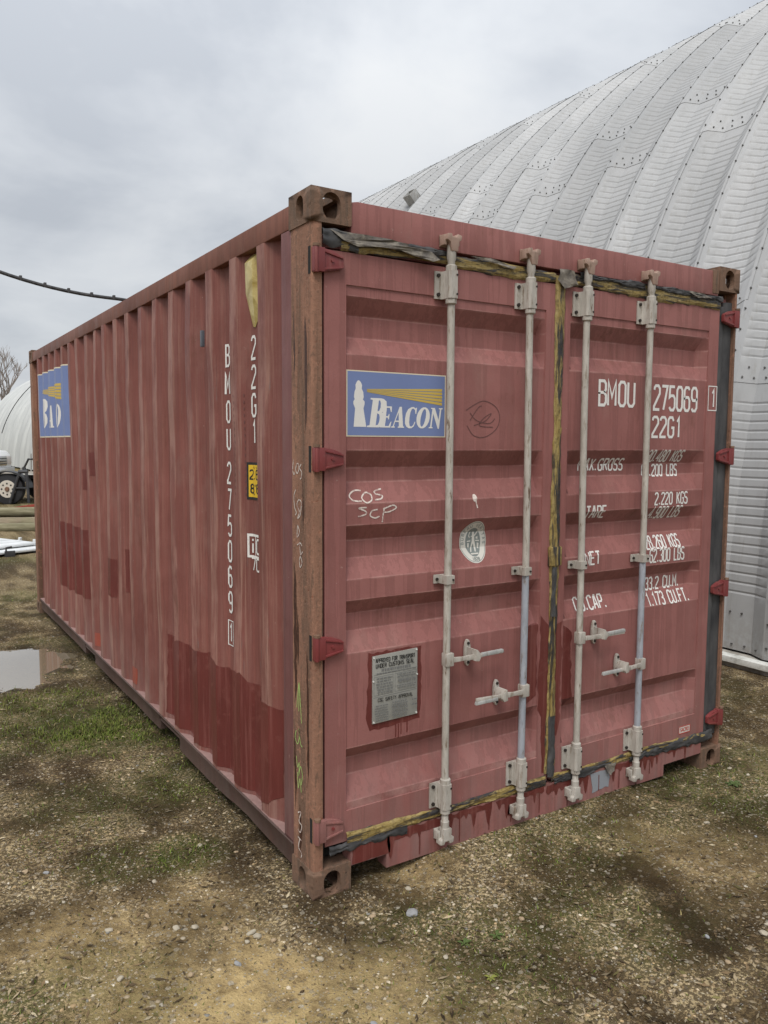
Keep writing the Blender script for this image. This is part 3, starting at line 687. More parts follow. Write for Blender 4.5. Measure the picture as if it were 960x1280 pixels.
def ribbon(pl, wd, closed=False):
    P = [Vector(q) for q in pl]; n = len(P); out = []
    for i in range(n):
        a = P[i]-P[i-1] if (i > 0 or closed) else None; b2 = P[(i+1) % n]-P[i] if (i < n-1 or closed) else None
        d1 = a.normalized() if a is not None and a.length > 1e-9 else None; d2 = b2.normalized() if b2 is not None and b2.length > 1e-9 else None
        if d1 is None: d1 = d2
        if d2 is None: d2 = d1
        t = (d1+d2); t = t.normalized() if t.length > 1e-6 else d1
        nrm = Vector((-t.y, t.x)); k = 1/max(.45, nrm.dot(Vector((-d1.y, d1.x))))
        out += [P[i]+nrm*wd/2*k, P[i]-nrm*wd/2*k]
    m_ = n if closed else n-1
    return ([tuple(q) for q in out], [(2*i, 2*i+1, (2*i+3) % (2*n), (2*i+2) % (2*n)) for i in range(m_)])
o8 = [(1, 0), (3, 0), (4, 1.1), (4, 6.9), (3, 8), (1, 8), (0, 6.9), (0, 1.1)]
GL = {'0': [o8+[o8[0]]], '1': [[(.9, 6.3), (2.2, 8), (2.2, 0)]], '2': [[(0, 6.6), (.2, 7.4), (1, 8), (3, 8), (4, 7), (4, 5.4), (0, 1), (0, 0), (4, 0)]],
 '3': [[(0, 7), (1, 8), (3, 8), (4, 7), (4, 5.2), (3, 4.2), (1.5, 4.2)], [(3, 4.2), (4, 3.2), (4, 1), (3, 0), (1, 0), (0, 1)]],
 '4': [[(3, 0), (3, 8), (0, 2.4), (4.2, 2.4)]], '5': [[(3.8, 8), (.3, 8), (0, 4.4), (1, 4.9), (3, 4.9), (4, 4), (4, 1), (3, 0), (1, 0), (0, 1)]],
 '6': [[(3.8, 7.2), (3, 8), (1, 8), (0, 6.9), (0, 1.1), (1, 0), (3, 0), (4, 1), (4, 3.6), (3, 4.6), (1, 4.6), (0, 3.8)]], '7': [[(0, 8), (4, 8), (1.3, 0)]],
 '8': [[(1, 4.3), (0, 3.3), (0, 1), (1, 0), (3, 0), (4, 1), (4, 3.3), (3, 4.3), (1, 4.3), (.2, 5.2), (.2, 7), (1, 8), (3, 8), (3.8, 7), (3.8, 5.2), (3, 4.3)]],
 '9': [[(.2, .8), (1, 0), (3, 0), (4, 1.1), (4, 6.9), (3, 8), (1, 8), (0, 7), (0, 4.6), (1, 3.6), (3, 3.6), (4, 4.4)]],
 'A': [[(0, 0), (1.6, 8), (2.4, 8), (4, 0)], [(.7, 2.6), (3.3, 2.6)]], 'B': [[(0, 4.2), (0, 0), (3, 0), (4, 1), (4, 3.2), (3, 4.2), (0, 4.2), (0, 8), (2.9, 8), (3.8, 7.1), (3.8, 5.2), (3, 4.2)]],
 'C': [[(4, 1.6), (4, 1.1), (3, 0), (1, 0), (0, 1.1), (0, 6.9), (1, 8), (3, 8), (4, 6.9), (4, 6.4)]], 'D': [[(0, 0), (2.8, 0), (4, 1.4), (4, 6.6), (2.8, 8), (0, 8), (0, 0)]],
 'E': [[(4, 0), (0, 0), (0, 8), (3.9, 8)], [(0, 4.2), (3.2, 4.2)]], 'F': [[(0, 0), (0, 8), (3.9, 8)], [(0, 4.2), (3.2, 4.2)]], 'G': [[(3.9, 6.6), (3, 8), (1, 8), (0, 6.9), (0, 1.1), (1, 0), (3, 0), (4, 1.1), (4, 3.8), (2.3, 3.8)]],
 'H': [[(0, 0), (0, 8)], [(4, 0), (4, 8)], [(0, 4), (4, 4)]], 'I': [[(2, 0), (2, 8)]], 'K': [[(0, 0), (0, 8)], [(4, 8), (.2, 3.6)], [(1.2, 4.6), (4, 0)]], 'L': [[(0, 8), (0, 0), (3.8, 0)]], 'M': [[(-.3, 0), (-.3, 8), (2, 2.8), (4.3, 8), (4.3, 0)]],
 'N': [[(0, 0), (0, 8), (4, 0), (4, 8)]], 'O': [o8+[o8[0]]], 'P': [[(0, 0), (0, 8), (3, 8), (4, 7), (4, 4.8), (3, 3.8), (0, 3.8)]], 'R': [[(0, 0), (0, 8), (3, 8), (4, 7), (4, 5), (3, 4), (0, 4)], [(2, 4), (4, 0)]],
 'S': [[(0, 1), (1, 0), (3, 0), (4, 1), (4, 3), (3, 4.1), (1, 4.3), (0, 5.2), (0, 7), (1, 8), (3, 8), (4, 7)]], 'T': [[(2, 0), (2, 8)], [(-.1, 8), (4.1, 8)]], 'U': [[(0, 8), (0, 1.1), (1, 0), (3, 0), (4, 1.1), (4, 8)]],
 'V': [[(0, 8), (2, 0), (4, 8)]], 'X': [[(0, 0), (4, 8)], [(0, 8), (4, 0)]], 'Y': [[(0, 8), (2, 4), (4, 8)], [(2, 4), (2, 0)]], '.': [[(.6, 0), (.6, 1.1)]], "'": [[(1, 8), (1, 6)]],
 'i': [[(1.5, 0), (1.5, 5.4)], [(1.5, 6.8), (1.5, 8)]], 'c': [[(3.4, 1), (2.6, 0), (1.2, 0), (.4, 1), (.4, 4.4), (1.2, 5.4), (2.6, 5.4), (3.4, 4.4)]], 'm': [[(0, 0), (0, 5)], [(0, 4), (1, 5), (2, 4), (2, 0)], [(2, 4), (3, 5), (4, 4), (4, 0)]], '-': [[(.5, 4), (3.5, 4)]]}
NAR = {'.': .45, "'": .5, 'I': 1, 'i': .75, '1': .85, 'M': 1.18}
def text(s, u, v, h, cw, sw, gap=.42, slant=0, fit=None):
    """stroke lettering: baseline-left (u, v), height h, letter width cw, stroke sw"""
    adv = [(cw*NAR.get(ch, 1) if ch != ' ' else cw*.9)+cw*gap for ch in s]; tot = sum(adv)-cw*gap; f = 1 if fit is None else fit/tot
    out = []; x = 0
    for ch, a in zip(s, adv):
        for pl in GL.get(ch, []):
            q = [(u+(x+p[0]/4*cw*(1 if ch not in '.\'' else 1))*f+slant*p[1]/8*h, v+p[1]/8*h) for p in pl]
            cl = len(q) > 3 and abs(q[0][0]-q[-1][0])+abs(q[0][1]-q[-1][1]) < 1e-9
            out.append(ribbon(q[:-1] if cl else q, sw, cl))
        x += a
    return out
dS = lambda u, v, o: (u, doorY(v)-.0012-o, v)
fS = lambda u, v, o: (u, YF-.0012-o, v)
def sS(u, v, o): q = side_xy(-u, v); return (q[0]-.0016-o, q[1], v)
sB = [-float(t) for t in SG_Y]
pS = lambda u, v, o: (.0027-o, -u, v)
def rect(a, b2, c, d_): return ([(a, c), (b2, c), (b2, d_), (a, d_)], [(0, 1, 2, 3)])
# company sign: lighthouse, beam and serif italic lettering
LET = {'B': [[(0, 0), (.5, 0), (.66, .05), (.76, .18), (.76, .33), (.68, .46), (.56, .52), (.67, .59), (.73, .73), (.69, .9), (.56, .98), (.44, 1), (0, 1), (0, .95), (.1, .93), (.1, .07), (0, .05)], [(.36, .07), (.45, .09), (.49, .2), (.49, .34), (.45, .45), (.36, .48)], [(.36, .55), (.43, .57), (.47, .68), (.46, .83), (.42, .91), (.36, .93)]],
 'E': [[(0, 0), (.75, 0), (.8, .28), (.74, .28), (.62, .07), (.36, .07), (.36, .47), (.5, .47), (.55, .38), (.6, .38), (.6, .64), (.55, .64), (.5, .54), (.36, .54), (.36, .93), (.58, .93), (.68, .74), (.74, .74), (.72, 1), (0, 1), (0, .95), (.1, .93), (.1, .07), (0, .05)]],
 'A': [[(-.05, 0), (.22, 0), (.22, .05), (.14, .07), (.2, .27), (.46, .27), (.5, .07), (.42, .05), (.42, 0), (.88, 0), (.88, .05), (.8, .07), (.56, 1), (.4, 1), (.06, .07), (-.05, .05)], [(.22, .34), (.45, .34), (.37, .72)]],
 'C': [[(.72, .3), (.66, .3), (.6, .14), (.48, .06), (.38, .1), (.32, .25), (.3, .5), (.32, .75), (.38, .9), (.48, .94), (.6, .86), (.65, .68), (.71, .68), (.71, .98), (.66, .98), (.62, .94), (.5, 1.01), (.35, 1.0), (.15, .9), (.04, .7), (.02, .45), (.05, .22), (.16, .06), (.34, -.02), (.52, -.01), (.65, .08)]],
 'O': [[(.42+.41*math.cos(t*math.pi/9), .5+.52*math.sin(t*math.pi/9)) for t in range(18)], [(.42+.15*math.cos(t*math.pi/9)+.03*math.sin(t*math.pi/9), .5+.43*math.sin(t*math.pi/9)) for t in range(18)]],
 'N': [[(0, 0), (.26, 0), (.26, .05), (.18, .07), (.18, .72), (.6, -.02), (.68, -.02), (.68, .93), (.76, .95), (.76, 1), (.5, 1), (.5, .95), (.58, .93), (.58, .42), (.24, 1), (0, 1), (0, .95), (.09, .93), (.09, .07), (0, .05)]]}
HOUSE = [(297, 970), (302, 900), (296, 884), (296, 874), (301, 866), (298, 858), (300, 838), (304, 826), (303, 812), (308, 800), (312, 795), (316, 795), (322, 802), (326, 812), (325, 826), (330, 838), (332, 858), (329, 866), (335, 874), (335, 884), (331, 900), (341, 970)]
def company_sign(surf, u0, u1, v0, v1, parent, breaks, axis, lay=None):
    lay = lay or (84, (('B', 343, 84), ('E', 389, 50), ('A', 432, 52), ('C', 476, 58), ('O', 519, 62), ('N', 571, 60)), 623, (297, 1.))
    sx = (u1-u0)/366.; sv = (v1-v0)/250.
    T = lambda q: (u0+(q[0]-272)*sx, v0+(1007-q[1])*sv)
    kw = dict(breaks=breaks, axis=axis)
    sg_ = decal('company_sign', [rect(u0, u1, v0, v1)], M['cream'], surf, parent, **kw)
    o2 = lambda k: (lambda u, v, o: surf(u, v, o+k))
    mx, mv = 4*sx, 4*sv*1.1
    decal('company_sign', [rect(u0+mx, u1-mx, v0+mv, v1-mv)], M['blue'], o2(.0004), parent, **kw)
    P = [fill([[T((lay[3][0]+(q[0]-297)*lay[3][1], q[1])) for q in HOUSE]])]
    def letter(ch, x, y0, wd, ht): return fill([[T((x+(q[0]+.16*q[1])*wd, y0-q[1]*ht)) for q in pl] for pl in LET[ch]])
    for ch, x, wd in lay[1]: P.append(letter(ch, x, 971, wd, 112 if ch == 'B' else 82))
    decal('company_name', P, M['sign_white'], o2(.0008), parent, **kw)
    rays = []
    for i in range(5):
        a, b2 = 812+i*13.9, 812+i*13.9+11.2; rays.append(fill([[T((343, 826+i*2.4)), T((343, 827.6+i*2.4)), T((lay[2], b2)), T((lay[2], a))]]))
    decal('light_beam', rays, M['beam'], o2(.0008), parent, **kw)
company_sign(dS, .148, .597, 1.731, 1.972, doorL, (), 'v')
company_sign(sS, -5.625, -4.235, 1.747, 2.335, side, sB, 'u', (84, (('B', 335, 46), ('E', 380, 30), ('A', 418, 34), ('C', 458, 32), ('O', 494, 34), ('N', 532, 40)), 566, (316, .4)))

# door lettering
DT = dict(breaks=[z for z in ZB], axis='v')
def dtext(s, u, v, h, cw, sw, mat='white', **k): decal('marking', text(s, u, v, h, cw, sw, **k), M[mat], dS, doorR, **DT)
dtext('BMOU', 1.458, 1.884, .108, .044, .0135, fit=.232); dtext('275069', 1.830, 1.874, .112, .042, .0135, fit=.318)
decal('marking', text('1', 2.256, 1.898, .085, .034, .011)+[ribbon([(2.232, 1.880), (2.298, 1.880), (2.298, 2.000), (2.232, 2.000)], .005, True)], M['white'], fS, doorR)
dtext('22G1', 1.825, 1.744, .094, .040, .0125, fit=.205)
for s, u, v, h, fw_, sl2 in (('MAX.GROSS', 1.378, 1.588, .052, .288, .012), ('30.480 KGS', 1.818, 1.626, .052, .258, .022), ('67.200 LBS', 1.806, 1.556, .054, .258, 0), ('TARE', 1.398, 1.372, .054, .126, .012), ('2.220 KGS', 1.862, 1.418, .056, .240, 0), ('4.900 LBS', 1.850, 1.350, .055, .222, .018),
                             ('NET', 1.398, 1.160, .056, .094, 0), ('28.260 KGS', 1.820, 1.204, .058, .248, .006), ('62.300 LBS', 1.838, 1.138, .060, .255, 0), ('CU.CAP.', 1.362, .948, .058, .203, .005), ('33.2 CU.M.', 1.858, .996, .058, .252, 0), ('1.173 CU.FT.', 1.846, .922, .058, .306, .006)):
    dtext(s, u, v, h, .026, .0078, fit=fw_, slant=sl2)
# small red and white label low on the right-hand door
decal('small_label', [rect(2.098, 2.188, .232, .272)], M['sticker'], fS, doorR); fS2 = lambda u, v, o: fS(u, v, o+.0006)
decal('small_label', [ribbon([(2.100, .234), (2.186, .234), (2.186, .270), (2.100, .270)], .004, True)]+text('SACRO', 2.110, .243, .018, .009, .0034, fit=.064), M['redprint'], fS2, doorR)
# chalk on the left door: COS / SCP, and a worn round scribble
def curve_pts(pts, n=6):
    P = [Vector(q) for q in pts]; out = []
    for i in range(len(P)-1):
        a, b2, c, d_ = P[max(i-1, 0)], P[i], P[i+1], P[min(i+2, len(P)-1)]
        for k in range(n):
            t = k/n; out.append(.5*((2*b2)+(c-a)*t+(2*a-5*b2+4*c-d_)*t*t+(3*b2-a-3*c+d_)*t**3))
    return [tuple(q) for q in out]+[tuple(P[-1])]
def scrawl(name, strokes, T, wd, mat, surf, parent, **kw): decal(name, [ribbon(curve_pts([T(q) for q in s]), wd) for s in strokes], mat, surf, parent, **kw)
Tz = lambda q: (.148+(q[0]-272)/3*.00362, 1.513-(q[1]-240)/3*.00293+(q[0]-290)/3*.0)   # sheet-3 crop px to door metres
scrawl('chalk_writing', [[(335, 222), (310, 222), (290, 240), (300, 258), (330, 262)], [(345, 232), (332, 250), (345, 268), (365, 260), (368, 240), (355, 230), (345, 232)], [(410, 218), (385, 226), (385, 236), (408, 244), (400, 256), (378, 258)],
      [(345, 286), (318, 288), (340, 300), (342, 312), (314, 320)], [(385, 296), (365, 300), (358, 318), (375, 328), (392, 322)], [(410, 290), (405, 318), (402, 346)], [(405, 296), (440, 282), (454, 292), (430, 306), (404, 308)]], Tz, .0055, M['chalk'], dS, doorL, breaks=ZB, axis='v')
scrawl('scratched_scribble', [[(.70, 1.84), (.735, 1.86), (.79, 1.88), (.85, 1.86), (.875, 1.82), (.86, 1.77), (.80, 1.735), (.74, 1.74), (.705, 1.78)], [(.72, 1.80), (.76, 1.85), (.78, 1.86)], [(.74, 1.78), (.80, 1.80), (.83, 1.83), (.79, 1.81), (.77, 1.78), (.84, 1.775)], [(.72, 1.83), (.755, 1.80), (.82, 1.79), (.85, 1.81)]], lambda q: q, .003, M['scratch'], dS, doorL, breaks=ZB, axis='v')
decal('splash_mark', [fill([[(.752+.012*math.cos(t*.7), 1.487+.016*math.sin(t*.7)) for t in range(9)]]), ribbon([(.756, 1.478), (.760, 1.462), (.766, 1.445)], .006)], M['chalk'], dS, doorL, breaks=ZB, axis='v')
# inspection emblem: oval sticker with ring lettering, a striding figure and a date
ec, ez, ea, eb = .775, 1.303, .070, .087
ell = lambda k, n=40: [(ec+ea*k*math.cos(t*2*math.pi/n), ez+eb*k*math.sin(t*2*math.pi/n)) for t in range(n)]
DT2 = dict(breaks=ZB, axis='v')
up_ = lambda k: (lambda u, v, o: dS(u, v, o+k))
decal('emblem_sticker', [fill([ell(1.)])], M['sticker'], dS, doorL, **DT2)
P = [ribbon(ell(.94), .0022, True), fill([[(ec+ea*.62*math.cos(t*2*math.pi/30)*.92, ez-.002+eb*.68*math.sin(t*2*math.pi/30)) for t in range(30)]])]
def ring_text(s, a0, a1, rad):
    out = []
    for i, ch in enumerate(s):
        a = R_(a0+(a1-a0)*i/(len(s)-1)); cx, cz = ec+ea*rad*math.cos(a), ez+eb*rad*math.sin(a); rr = a-math.pi/2
        for pl in GL.get(ch, []):
            q = [(cx+((p[0]-2)/4*.0085)*math.cos(rr)-((p[1]-4)/8*.012)*math.sin(rr), cz+((p[0]-2)/4*.0085)*math.sin(rr)+((p[1]-4)/8*.012)*math.cos(rr)) for p in pl]
            out.append(ribbon(q, .0021))
    return out
P += ring_text('BUREAU VERITAS', 185, -5, .80); P += [q for q in text('1828', ec-.018, ez-.075, .011, .007, .002, fit=.036)]
decal('emblem_print', P, M['emblem'], up_(.0004), doorL, **DT2)
fig = [[(0, .047), (.006, .041), (.004, .032), (-.004, .032), (-.006, .041)], [(-.006, .032), (.006, .032), (.008, .004), (.014, -.022), (.010, -.042), (.004, -.042), (.004, -.022), (-.001, -.006), (-.008, -.024), (-.014, -.042), (-.020, -.042), (-.012, -.018), (-.006, .004)], [(-.006, .028), (-.020, .018), (-.026, .028), (-.018, .046), (-.014, .045), (-.021, .029), (-.017, .022), (-.006, .023)], [(.005, .03), (.018, .044), (.024, .056), (.028, .054), (.022, .040), (.007, .024)],
       [(-.032, .006), (-.014, .008), (-.014, .003), (-.032, .001)], [(.012, .008), (.032, .007), (.032, .001), (.012, .003)], [(.014, .014), (.024, .012), (.024, .024), (.014, .022)], [(-.03, -.004), (-.022, -.004), (-.022, -.024), (-.03, -.022)], [(.020, -.004), (.030, -.006), (.028, -.030), (.020, -.028)], [(-.02, -.047), (.02, -.047), (.018, -.053), (-.018, -.053)]]
decal('emblem_figure', [fill([[(ec+q[0], ez-.002+q[1]*.95) for q in p]]) for p in fig], M['sticker'], up_(.0012), doorL, **DT2)

# fresh touch-up paint: ragged patches with runs
def ragged(pts, amp, n, seed, runs=()):
    r = random.Random(seed); out = []
    for i in range(len(pts)):
        a, b2 = Vector(pts[i]), Vector(pts[(i+1) % len(pts)]); m_ = max(1, int((b2-a).length/n)); t = (b2-a).normalized(); nn = Vector((-t.y, t.x))
        for k in range(m_): out.append(tuple(a+(b2-a)*k/m_+nn*r.uniform(-amp, amp)))
    return out
def drips(x0, x1, ztop, zb_, seed, n=9, dmax=.07):
    r = random.Random(seed); top = [(x0+(x1-x0)*i/14, ztop+r.uniform(-.006, .006)) for i in range(15)]; bot = []; x = x1
    stp = (x1-x0)/n
    for i in range(n):
        L = r.uniform(.1, 1)**1.6*dmax; wv = r.uniform(.005, .012); xc = x1-stp*(i+.5)+r.uniform(-.25, .25)*stp
        bot += [(xc+wv*1.6, zb_+r.uniform(-.006, .004)), (xc+wv*.6, zb_-L*.8), (xc, zb_-L), (xc-wv*.6, zb_-L*.8), (xc-wv*1.6, zb_+r.uniform(-.006, .004))]
    return fill([top+bot])
sillS = lambda u, v, o: (u, .0025-o, v)
sill = [o for o in box.children if o.name.startswith('door_sill')][0]
for x0, x1, zt_, zb_, sd, n in ((.33, .60, .183, .150, 1, 6), (.62, .86, .182, .160, 2, 6), (.88, 1.16, .180, .158, 3, 7), (1.18, 1.44, .18, .150, 4, 7), (1.60, 1.95, .178, .158, 6, 8), (2.0, 2.2, .178, .160, 7, 5)):
    decal('paint_run', [drips(x0, x1, zt_, zb_, sd, n, .075)], M['patch'], sillS, sill)
decal('paint_run', [fill([ragged([(.17, .184), (.34, .184), (.34, .104), (.17, .103)], .003, .02, 3)])], M['patch'], sillS, sill)
decal('grey_primer_patch', [fill([ragged([(1.455, .168), (1.585, .165), (1.58, .085), (1.47, .075)], .006, .02, 5)])], M['greyprimer'], sillS, sill)
for i in range(9):
    x = .5+i*.17+RND.uniform(-.05, .05); decal('paint_run', [ribbon([(x, .155), (x+.001, .10), (x, .052+RND.uniform(0, .03))], .005)], M['patch'], lambda u, v, o: (u, .0019-o, v), sill)
# repaint along the meeting edges of the doors
decal('paint_patch', [fill([ragged([(1.124, .96), (1.178, .90), (1.178, .24), (1.146, .24), (1.140, .50), (1.118, .54), (1.122, .74)], .006, .03, 11)])], M['patch'], fS, doorL)
decal('paint_patch', [fill([ragged([(1.030, .915), (1.110, .93), (1.112, .60), (1.060, .575), (1.045, .66)], .006, .03, 14)])], M['patch'], dS, doorL, **DT2)
decal('paint_patch', [fill([ragged([(1.205, .90), (1.256, .92), (1.254, .46), (1.236, .40), (1.205, .42)], .008, .025, 12)])], M['patch'], fS, doorR)
decal('paint_patch', [fill([ragged([(1.270, .90), (1.318, .86), (1.33, .56), (1.300, .50), (1.266, .55)], .008, .025, 13)])], M['patch'], dS, doorR, **DT2)
decal('paint_patch', [fill([ragged([(.246, .91), (.49, .91), (.492, .68), (.486, .618), (.36, .612), (.250, .606), (.238, .64)], .004, .02, 15)]), *[ribbon([(x, .612), (x+.001, .585), (x, z)], .006) for x, z in ((.372, .560), (.384, .552), (.397, .568), (.425, .570))]], M['patch'], up_(-.0006), doorL, **DT2)
for k, (y0, y1, z0, z1, mt) in enumerate(((3.70, 3.917, .50, 1.035, 'patch'), (3.99, 4.203, .49, 1.035, 'patch'), (4.28, 4.489, .48, 1.035, 'patch'), (4.57, 4.775, .47, 1.03, 'patch'), (2.93, 3.058, .66, .92, 'patch'), (2.555, 2.665, .74, 1.02, 'patch'),
                                     (3.715, 3.83, 1.345, 1.50, 'patch'), (3.42, 3.545, 1.46, 1.63, 'patch'), (3.44, 3.545, .20, .295, 'patch_bright'), (2.40, 2.486, .20, .30, 'patch_bright'))):
    decal('paint_patch', [fill([ragged([(-y1, z0), (-y0, z0), (-y0, z1), (-y1, z1)], .004, .04, 20+k)])], M[mt], sS, side, breaks=sB, axis='u')
top = [(-.325, .635), (-.40, .632), (-.48, .64), (-.56, .672), (-.66, .668), (-.70, .70), (-.80, .69), (-.86, .665), (-.98, .665), (-1.02, .69), (-1.15, .68), (-1.30, .665), (-1.42, .655), (-1.44, .64), (-1.55, .665), (-1.66, .63), (-1.80, .645)]
botm = [(-1.82, .20), (-1.7, .18), (-1.55, .19), (-1.4, .175), (-1.2, .19), (-1.0, .18), (-.85, .19), (-.6, .18), (-.5, .195), (-.42, .22), (-.34, .27), (-.335, .45)]
decal('paint_patch', [fill([ragged(top+botm, .005, .03, 40)])], M['patch'], sS, side, breaks=sB, axis='u')
# vertical lettering on the side wall
def vtext(chars, yc, wd, h, sw, mat='white'):
    P = []
    for ch, z in chars: P += text(ch, -yc-wd/2*NAR.get(ch, 1), z, h, wd, sw)
    return P
zz_ = lambda px: np.interp(px, [430, 452, 780, 812], [2.135, 2.059, .891, .774])
chs = [(c, float(zz_(b2))) for c, b2 in (('B', 455), ('M', 490), ('O', 525), ('U', 559), ('2', 602), ('7', 636), ('5', 669), ('0', 702), ('6', 735), ('9', 768))]
SB2 = dict(breaks=sB, axis='u')
decal('marking', vtext(chs, .893, .037, .090, .0115), M['white'], sS, side, **SB2)
decal('marking', text('1', -.891-.018, .797, .078, .036, .011)+[ribbon([(-.918, .778), (-.867, .778), (-.867, .892), (-.918, .892)], .0045, True)], M['white'], sS, side, **SB2)
decal('marking', vtext([('2', 2.055), ('2', 1.935), ('G', 1.818), ('1', 1.706)], .604, .038, .090, .0115), M['white'], sS, side, **SB2)
decal('height_plate', [fill([[(-.656, 1.466), (-.540, 1.466), (-.540, 1.624), (-.656, 1.624)]])], M['black'], sS, side, **SB2); sS2 = lambda u, v, o: sS(u, v, o+.0006); sS3 = lambda u, v, o: sS(u, v, o+.0012)
decal('height_plate', [rect(-.646, -.545, 1.477, 1.613)], M['hazard'], sS2, side, **SB2)
decal('height_plate', text('2.6m', -.638, 1.553, .038, .022, .0066)+text("8'6", -.634, 1.495, .036, .022, .0066)+[ribbon([(-.612, 1.606), (-.604, 1.598)], .004), ribbon([(-.585, 1.606), (-.578, 1.598)], .004), ribbon([(-.612, 1.487), (-.604, 1.493)], .004)], M['black'], sS3, side, **SB2)
decal('marking', [ribbon([(-.652, 1.222), (-.545, 1.222), (-.545, 1.314), (-.652, 1.314)], .011, True), ribbon([(-.600, 1.222), (-.600, 1.314)], .006)]+text('i', -.638, 1.238, .060, .030, .011)+text('C', -.590, 1.238, .060, .030, .009)+text('70', -.634, 1.164, .052, .030, .008), M['white'], sS, side, **SB2)
for yy in (.742, .662):
    decal('rivet_dashes', [rect(-yy-.002, -yy+.002, 1.48+.028*i, 1.492+.028*i) for i in range(16)], M['scratch'], sS, side, **SB2)
# wet rust stains running down the left post
M['stain'] = flat('dark_wet_rust_stain', (.050, .019, .011), .55, .35, (.2, .085, .05), (.54, .6))
pS0 = lambda u, v, o: (.0036-o, -u, v)
for k, (a, b2, z0, z1) in enumerate(((-.158, -.132, .72, 1.27), (-.160, -.140, .30, .62), (-.135, -.112, .86, 1.10), (-.062, -.040, 1.75, 2.16), (-.055, -.035, .42, .95), (-.085, -.070, 1.36, 1.62), (-.150, -.138, 1.90, 2.20), (-.120, -.095, .14, .34))):
    decal('rust_stain', [fill([ragged([(a+.006, z0), (b2-.004, z0+.06), (b2, (z0+z1)/2), (b2-.006, z1-.08), (a+.004, z1), (a, (z0+z1)/2)], .004, .035, 70+k)])], M['stain'], pS0, box)
# chalk and crayon on the left post
scrawl('chalk_writing', [[(-.152, 1.645), (-.160, 1.61), (-.150, 1.59), (-.140, 1.60)], [(-.125, 1.63), (-.135, 1.61), (-.122, 1.595), (-.108, 1.61), (-.112, 1.63), (-.125, 1.63)], [(-.09, 1.63), (-.102, 1.615), (-.085, 1.60), (-.09, 1.58), (-.1, 1.575)],
      [(-.135, 1.535), (-.150, 1.51), (-.145, 1.47), (-.13, 1.45), (-.14, 1.44)], [(-.11, 1.50), (-.125, 1.48), (-.105, 1.455), (-.12, 1.43), (-.098, 1.445), (-.09, 1.49), (-.11, 1.50)], [(-.12, 1.405), (-.125, 1.36), (-.105, 1.38), (-.12, 1.405)], [(-.125, 1.33), (-.10, 1.34), (-.085, 1.33)], [(-.105, 1.335), (-.095, 1.29), (-.085, 1.27), (-.1, 1.25), (-.105, 1.28), (-.08, 1.31)]], lambda q: q, .004, M['chalk'], pS, box)
scrawl('crayon_writing', [[(-.135, .71), (-.115, .81), (-.105, .72)], [(-.115, .81), (-.118, .70)], [(-.112, .80), (-.095, .66)]], lambda q: q, .0045, M['chalk_green'], pS, box)
scrawl('crayon_writing', [[(-.14, .62), (-.15, .59), (-.13, .57), (-.115, .60), (-.12, .63), (-.105, .58), (-.09, .57)], [(-.14, .52), (-.13, .48), (-.115, .50), (-.12, .45), (-.105, .49), (-.09, .46), (-.1, .42)], [(-.13, .46), (-.125, .40), (-.11, .44), (-.1, .39)]], lambda q: q, .0045, M['chalk_green'], pS, box)
scrawl('chalk_writing', [[(-.13, .30), (-.105, .31), (-.12, .27), (-.098, .26), (-.11, .23), (-.13, .235)], [(-.13, .205), (-.10, .20)], [(-.115, .20), (-.125, .165), (-.10, .15), (-.105, .13)]], lambda q: q, .0045, M['chalk'], pS, box)
# vent cover under the top rail: folded box wrapped in yellowed film, and a stub of strap
mb = MB(); mb.add([(.044, .530, 2.478), (.044, .626, 2.478), (.010, .616, 2.440), (.010, .540, 2.440), (.044, .530, 2.24), (.044, .626, 2.26), (.012, .614, 2.32), (.012, .540, 2.30), (.040, .580, 2.180), (.040, .604, 2.186)],
       [(0, 1, 2, 3), (3, 2, 6, 7), (0, 3, 7, 4), (1, 5, 6, 2), (4, 7, 8), (7, 6, 9, 8), (6, 5, 9)])
v_ = mb.build('vent_cover', M['film'], box, .003, 25)
bx('steel_strap', M['slate'], -.006, .010, 1.098, 1.118, 2.150, 2.225, bevel=.002)
